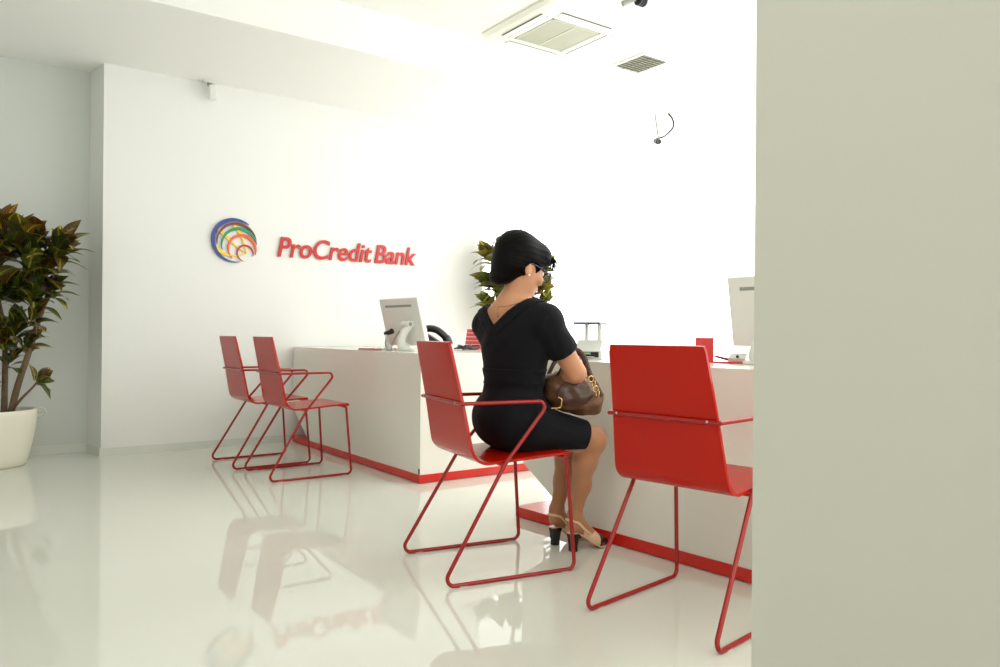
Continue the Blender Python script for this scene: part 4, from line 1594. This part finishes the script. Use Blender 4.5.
s = SDF(BC - 0.22, BC + 0.22, 0.0042)
bx = 0.92 * dc - 0.12 * UPZ
bx /= np.linalg.norm(bx)
bz = UPZ - bx * (UPZ @ bx)
bz /= np.linalg.norm(bz)
bl = lambda a, b, c: BC + a * bx + b * nc + c * bz
s.ell(bl(-0.035, 0.02, -0.008), (bx, nc, bz), (0.085, 0.080, 0.066), 0.02)
s.ell(bl(0.045, 0.01, -0.022), (bx, nc, bz), (0.070, 0.078, 0.058), 0.05)
s.ell(bl(0.025, 0.02, 0.020), (bx, nc, bz), (0.080, 0.065, 0.060), 0.05)
s.ell(bl(0.085, 0.0, -0.036), (bx, nc, bz), (0.030, 0.055, 0.036), 0.04)
s.ell(bl(-0.075, 0.03, 0.030), (bx, nc, bz), (0.040, 0.060, 0.045), 0.04)
x, y, z = s.full()
qa = (x - BC[0]) * bx[0] + (y - BC[1]) * bx[1] + (z - BC[2]) * bx[2]
qb = (x - BC[0]) * nc[0] + (y - BC[1]) * nc[1]
qc = (x - BC[0]) * bz[0] + (y - BC[1]) * bz[1] + (z - BC[2]) * bz[2]
s.v += (0.0022 * np.sin(qa * 90 + qc * 60) + 0.0018 * np.sin(qa * 50 - qc * 120 + qb * 40)).astype(np.float32)
solid = s.v.copy()
# mouth of the bag
s.ell(bl(-0.012, 0.03, 0.080), (bx, nc, bz), (0.092, 0.055, 0.060), 0.006, sub=True)
keepb(sdf_obj('bag_body', s, M['leather'], it=2))
lv = np.maximum(s.v - 0.002, -(s.v + 0.004))
mouth = s.ell_field(bl(-0.012, 0.03, 0.080), (bx, nc, bz), (0.096, 0.059, 0.064), (slice(None),) * 3)
lv = np.maximum(np.maximum(np.maximum(solid + 0.006, -(solid + 0.03)) * 0 + mouth, solid + 0.004), -(mouth + 0.006))
keepb(sdf_obj('lining', s, M['lining'], v=lv.astype(np.float32), it=2))
# front pocket flap, darker smooth panel on the camera side
pv = np.maximum(np.maximum(solid - 0.005, -(solid + 0.003)), np.maximum((np.sqrt(((qa + 0.030) / 0.068) ** 2 + ((qc + 0.004) / 0.050) ** 2) - 1) * 0.05, qb - 0.02))
keepb(sdf_obj('pocket_flap', s, M['leather_dark'], v=pv.astype(np.float32), it=2))
# handle, ring, chain, buckle
hd = spline([bl(-0.085, -0.01, 0.055), P(569, 357, 3.00), P(575, 350, 3.02), P(583, 356, 3.02), P(589, 372, 3.01), bl(0.065, -0.030, 0.052), bl(0.098, -0.048, 0.0)], 8)
keepb(obj('handle', tube(hd, 0.011, 10, 0.45), M['leather_dark'], None, smooth=True))
hd = spline([bl(-0.085, 0.075, 0.055), bl(-0.05, 0.085, 0.12), bl(0.01, 0.085, 0.13), bl(0.06, 0.075, 0.06)], 8)
keepb(obj('handle', tube(hd, 0.010, 10, 0.45), M['leather_dark'], None, smooth=True))
lk = [P(591, 379, 2.955), P(593.5, 384, 2.95), P(595.5, 389, 2.945), P(597.5, 394, 2.94)]
for i, c in enumerate(lk):
    A = (0.25 * bx + UPZ * 0.9) if i % 2 else bx
    B = nc if i % 2 else UPZ
    bm = add_torus(bmesh.new(), c, A, np.cross(np.cross(A, B), A), 0.0115, 0.0026, 18, 8)
    keepb(obj('chain_link', bm, M['gold'], None, smooth=True))
bq = lambda px, py: P(px, py, 2.905)
bm = bmesh.new()
add_tube(bm, fillet([bq(551, 408.5), bq(561, 407.5), bq(562, 399), bq(558, 397)], 0.008), 0.0032, 8)
keepb(obj('buckle', bm, M['gold'], None, smooth=True))


# ================================================================== CAMERA AND LIGHT
cam = bpy.data.cameras.new('camera')
cam.sensor_width = 36
cam.lens = FPX / 1000 * 36
cam.clip_start = 0.02
co = bpy.data.objects.new('camera', cam)
C.objects.link(co)
mw = Matrix.Identity(4)
for i in range(3):
    mw[i][0] = _R2[i]
    mw[i][1] = _U2[i]
    mw[i][2] = -_F[i]
mw[2][3] = CAMH
co.matrix_world = mw
bpy.context.scene.camera = co

wd = bpy.data.worlds.new('world')
wd.use_nodes = True
wd.node_tree.nodes['Background'].inputs['Color'].default_value = (0.9, 0.95, 1.0, 1)
wd.node_tree.nodes['Background'].inputs['Strength'].default_value = 0.4
bpy.context.scene.world = wd


def area(name, loc, rot, sx, sy, power, col=(1, 1, 1)):
    l = bpy.data.lights.new(name, 'AREA')
    l.shape = 'RECTANGLE'
    l.size, l.size_y = sx, sy
    l.energy = power
    l.color = col
    o = bpy.data.objects.new(name, l)
    C.objects.link(o)
    o.location = loc
    o.rotation_euler = rot
    return o


# fill lights added under the ceiling, no fixtures, behind the camera and over the desks
area('ceiling_fill', (-0.8, 0.2, ZC - 0.03), (0, 0, 0), 1.6, 1.6, 42, (1.0, 1.0, 0.96))
area('ceiling_fill', (4.5, 1.6, ZC - 0.03), (0, 0, 0), 1.8, 1.8, 60, (1.0, 1.0, 0.96))

area('rear_fill', (2.9, -2.9, 1.7), (PI / 2, 0, 0), 3.0, 2.2, 58, (1.0, 1.0, 0.98))  # unseen fill light added to brighten the fascia and lettered wall

sc = bpy.context.scene
sc.view_settings.view_transform = 'Standard'
sc.view_settings.look = 'None'
sc.view_settings.exposure = 0.0
sc.cycles.use_denoising = True
sc.cycles.max_bounces = 10
sc.cycles.diffuse_bounces = 6
sc.cycles.glossy_bounces = 5
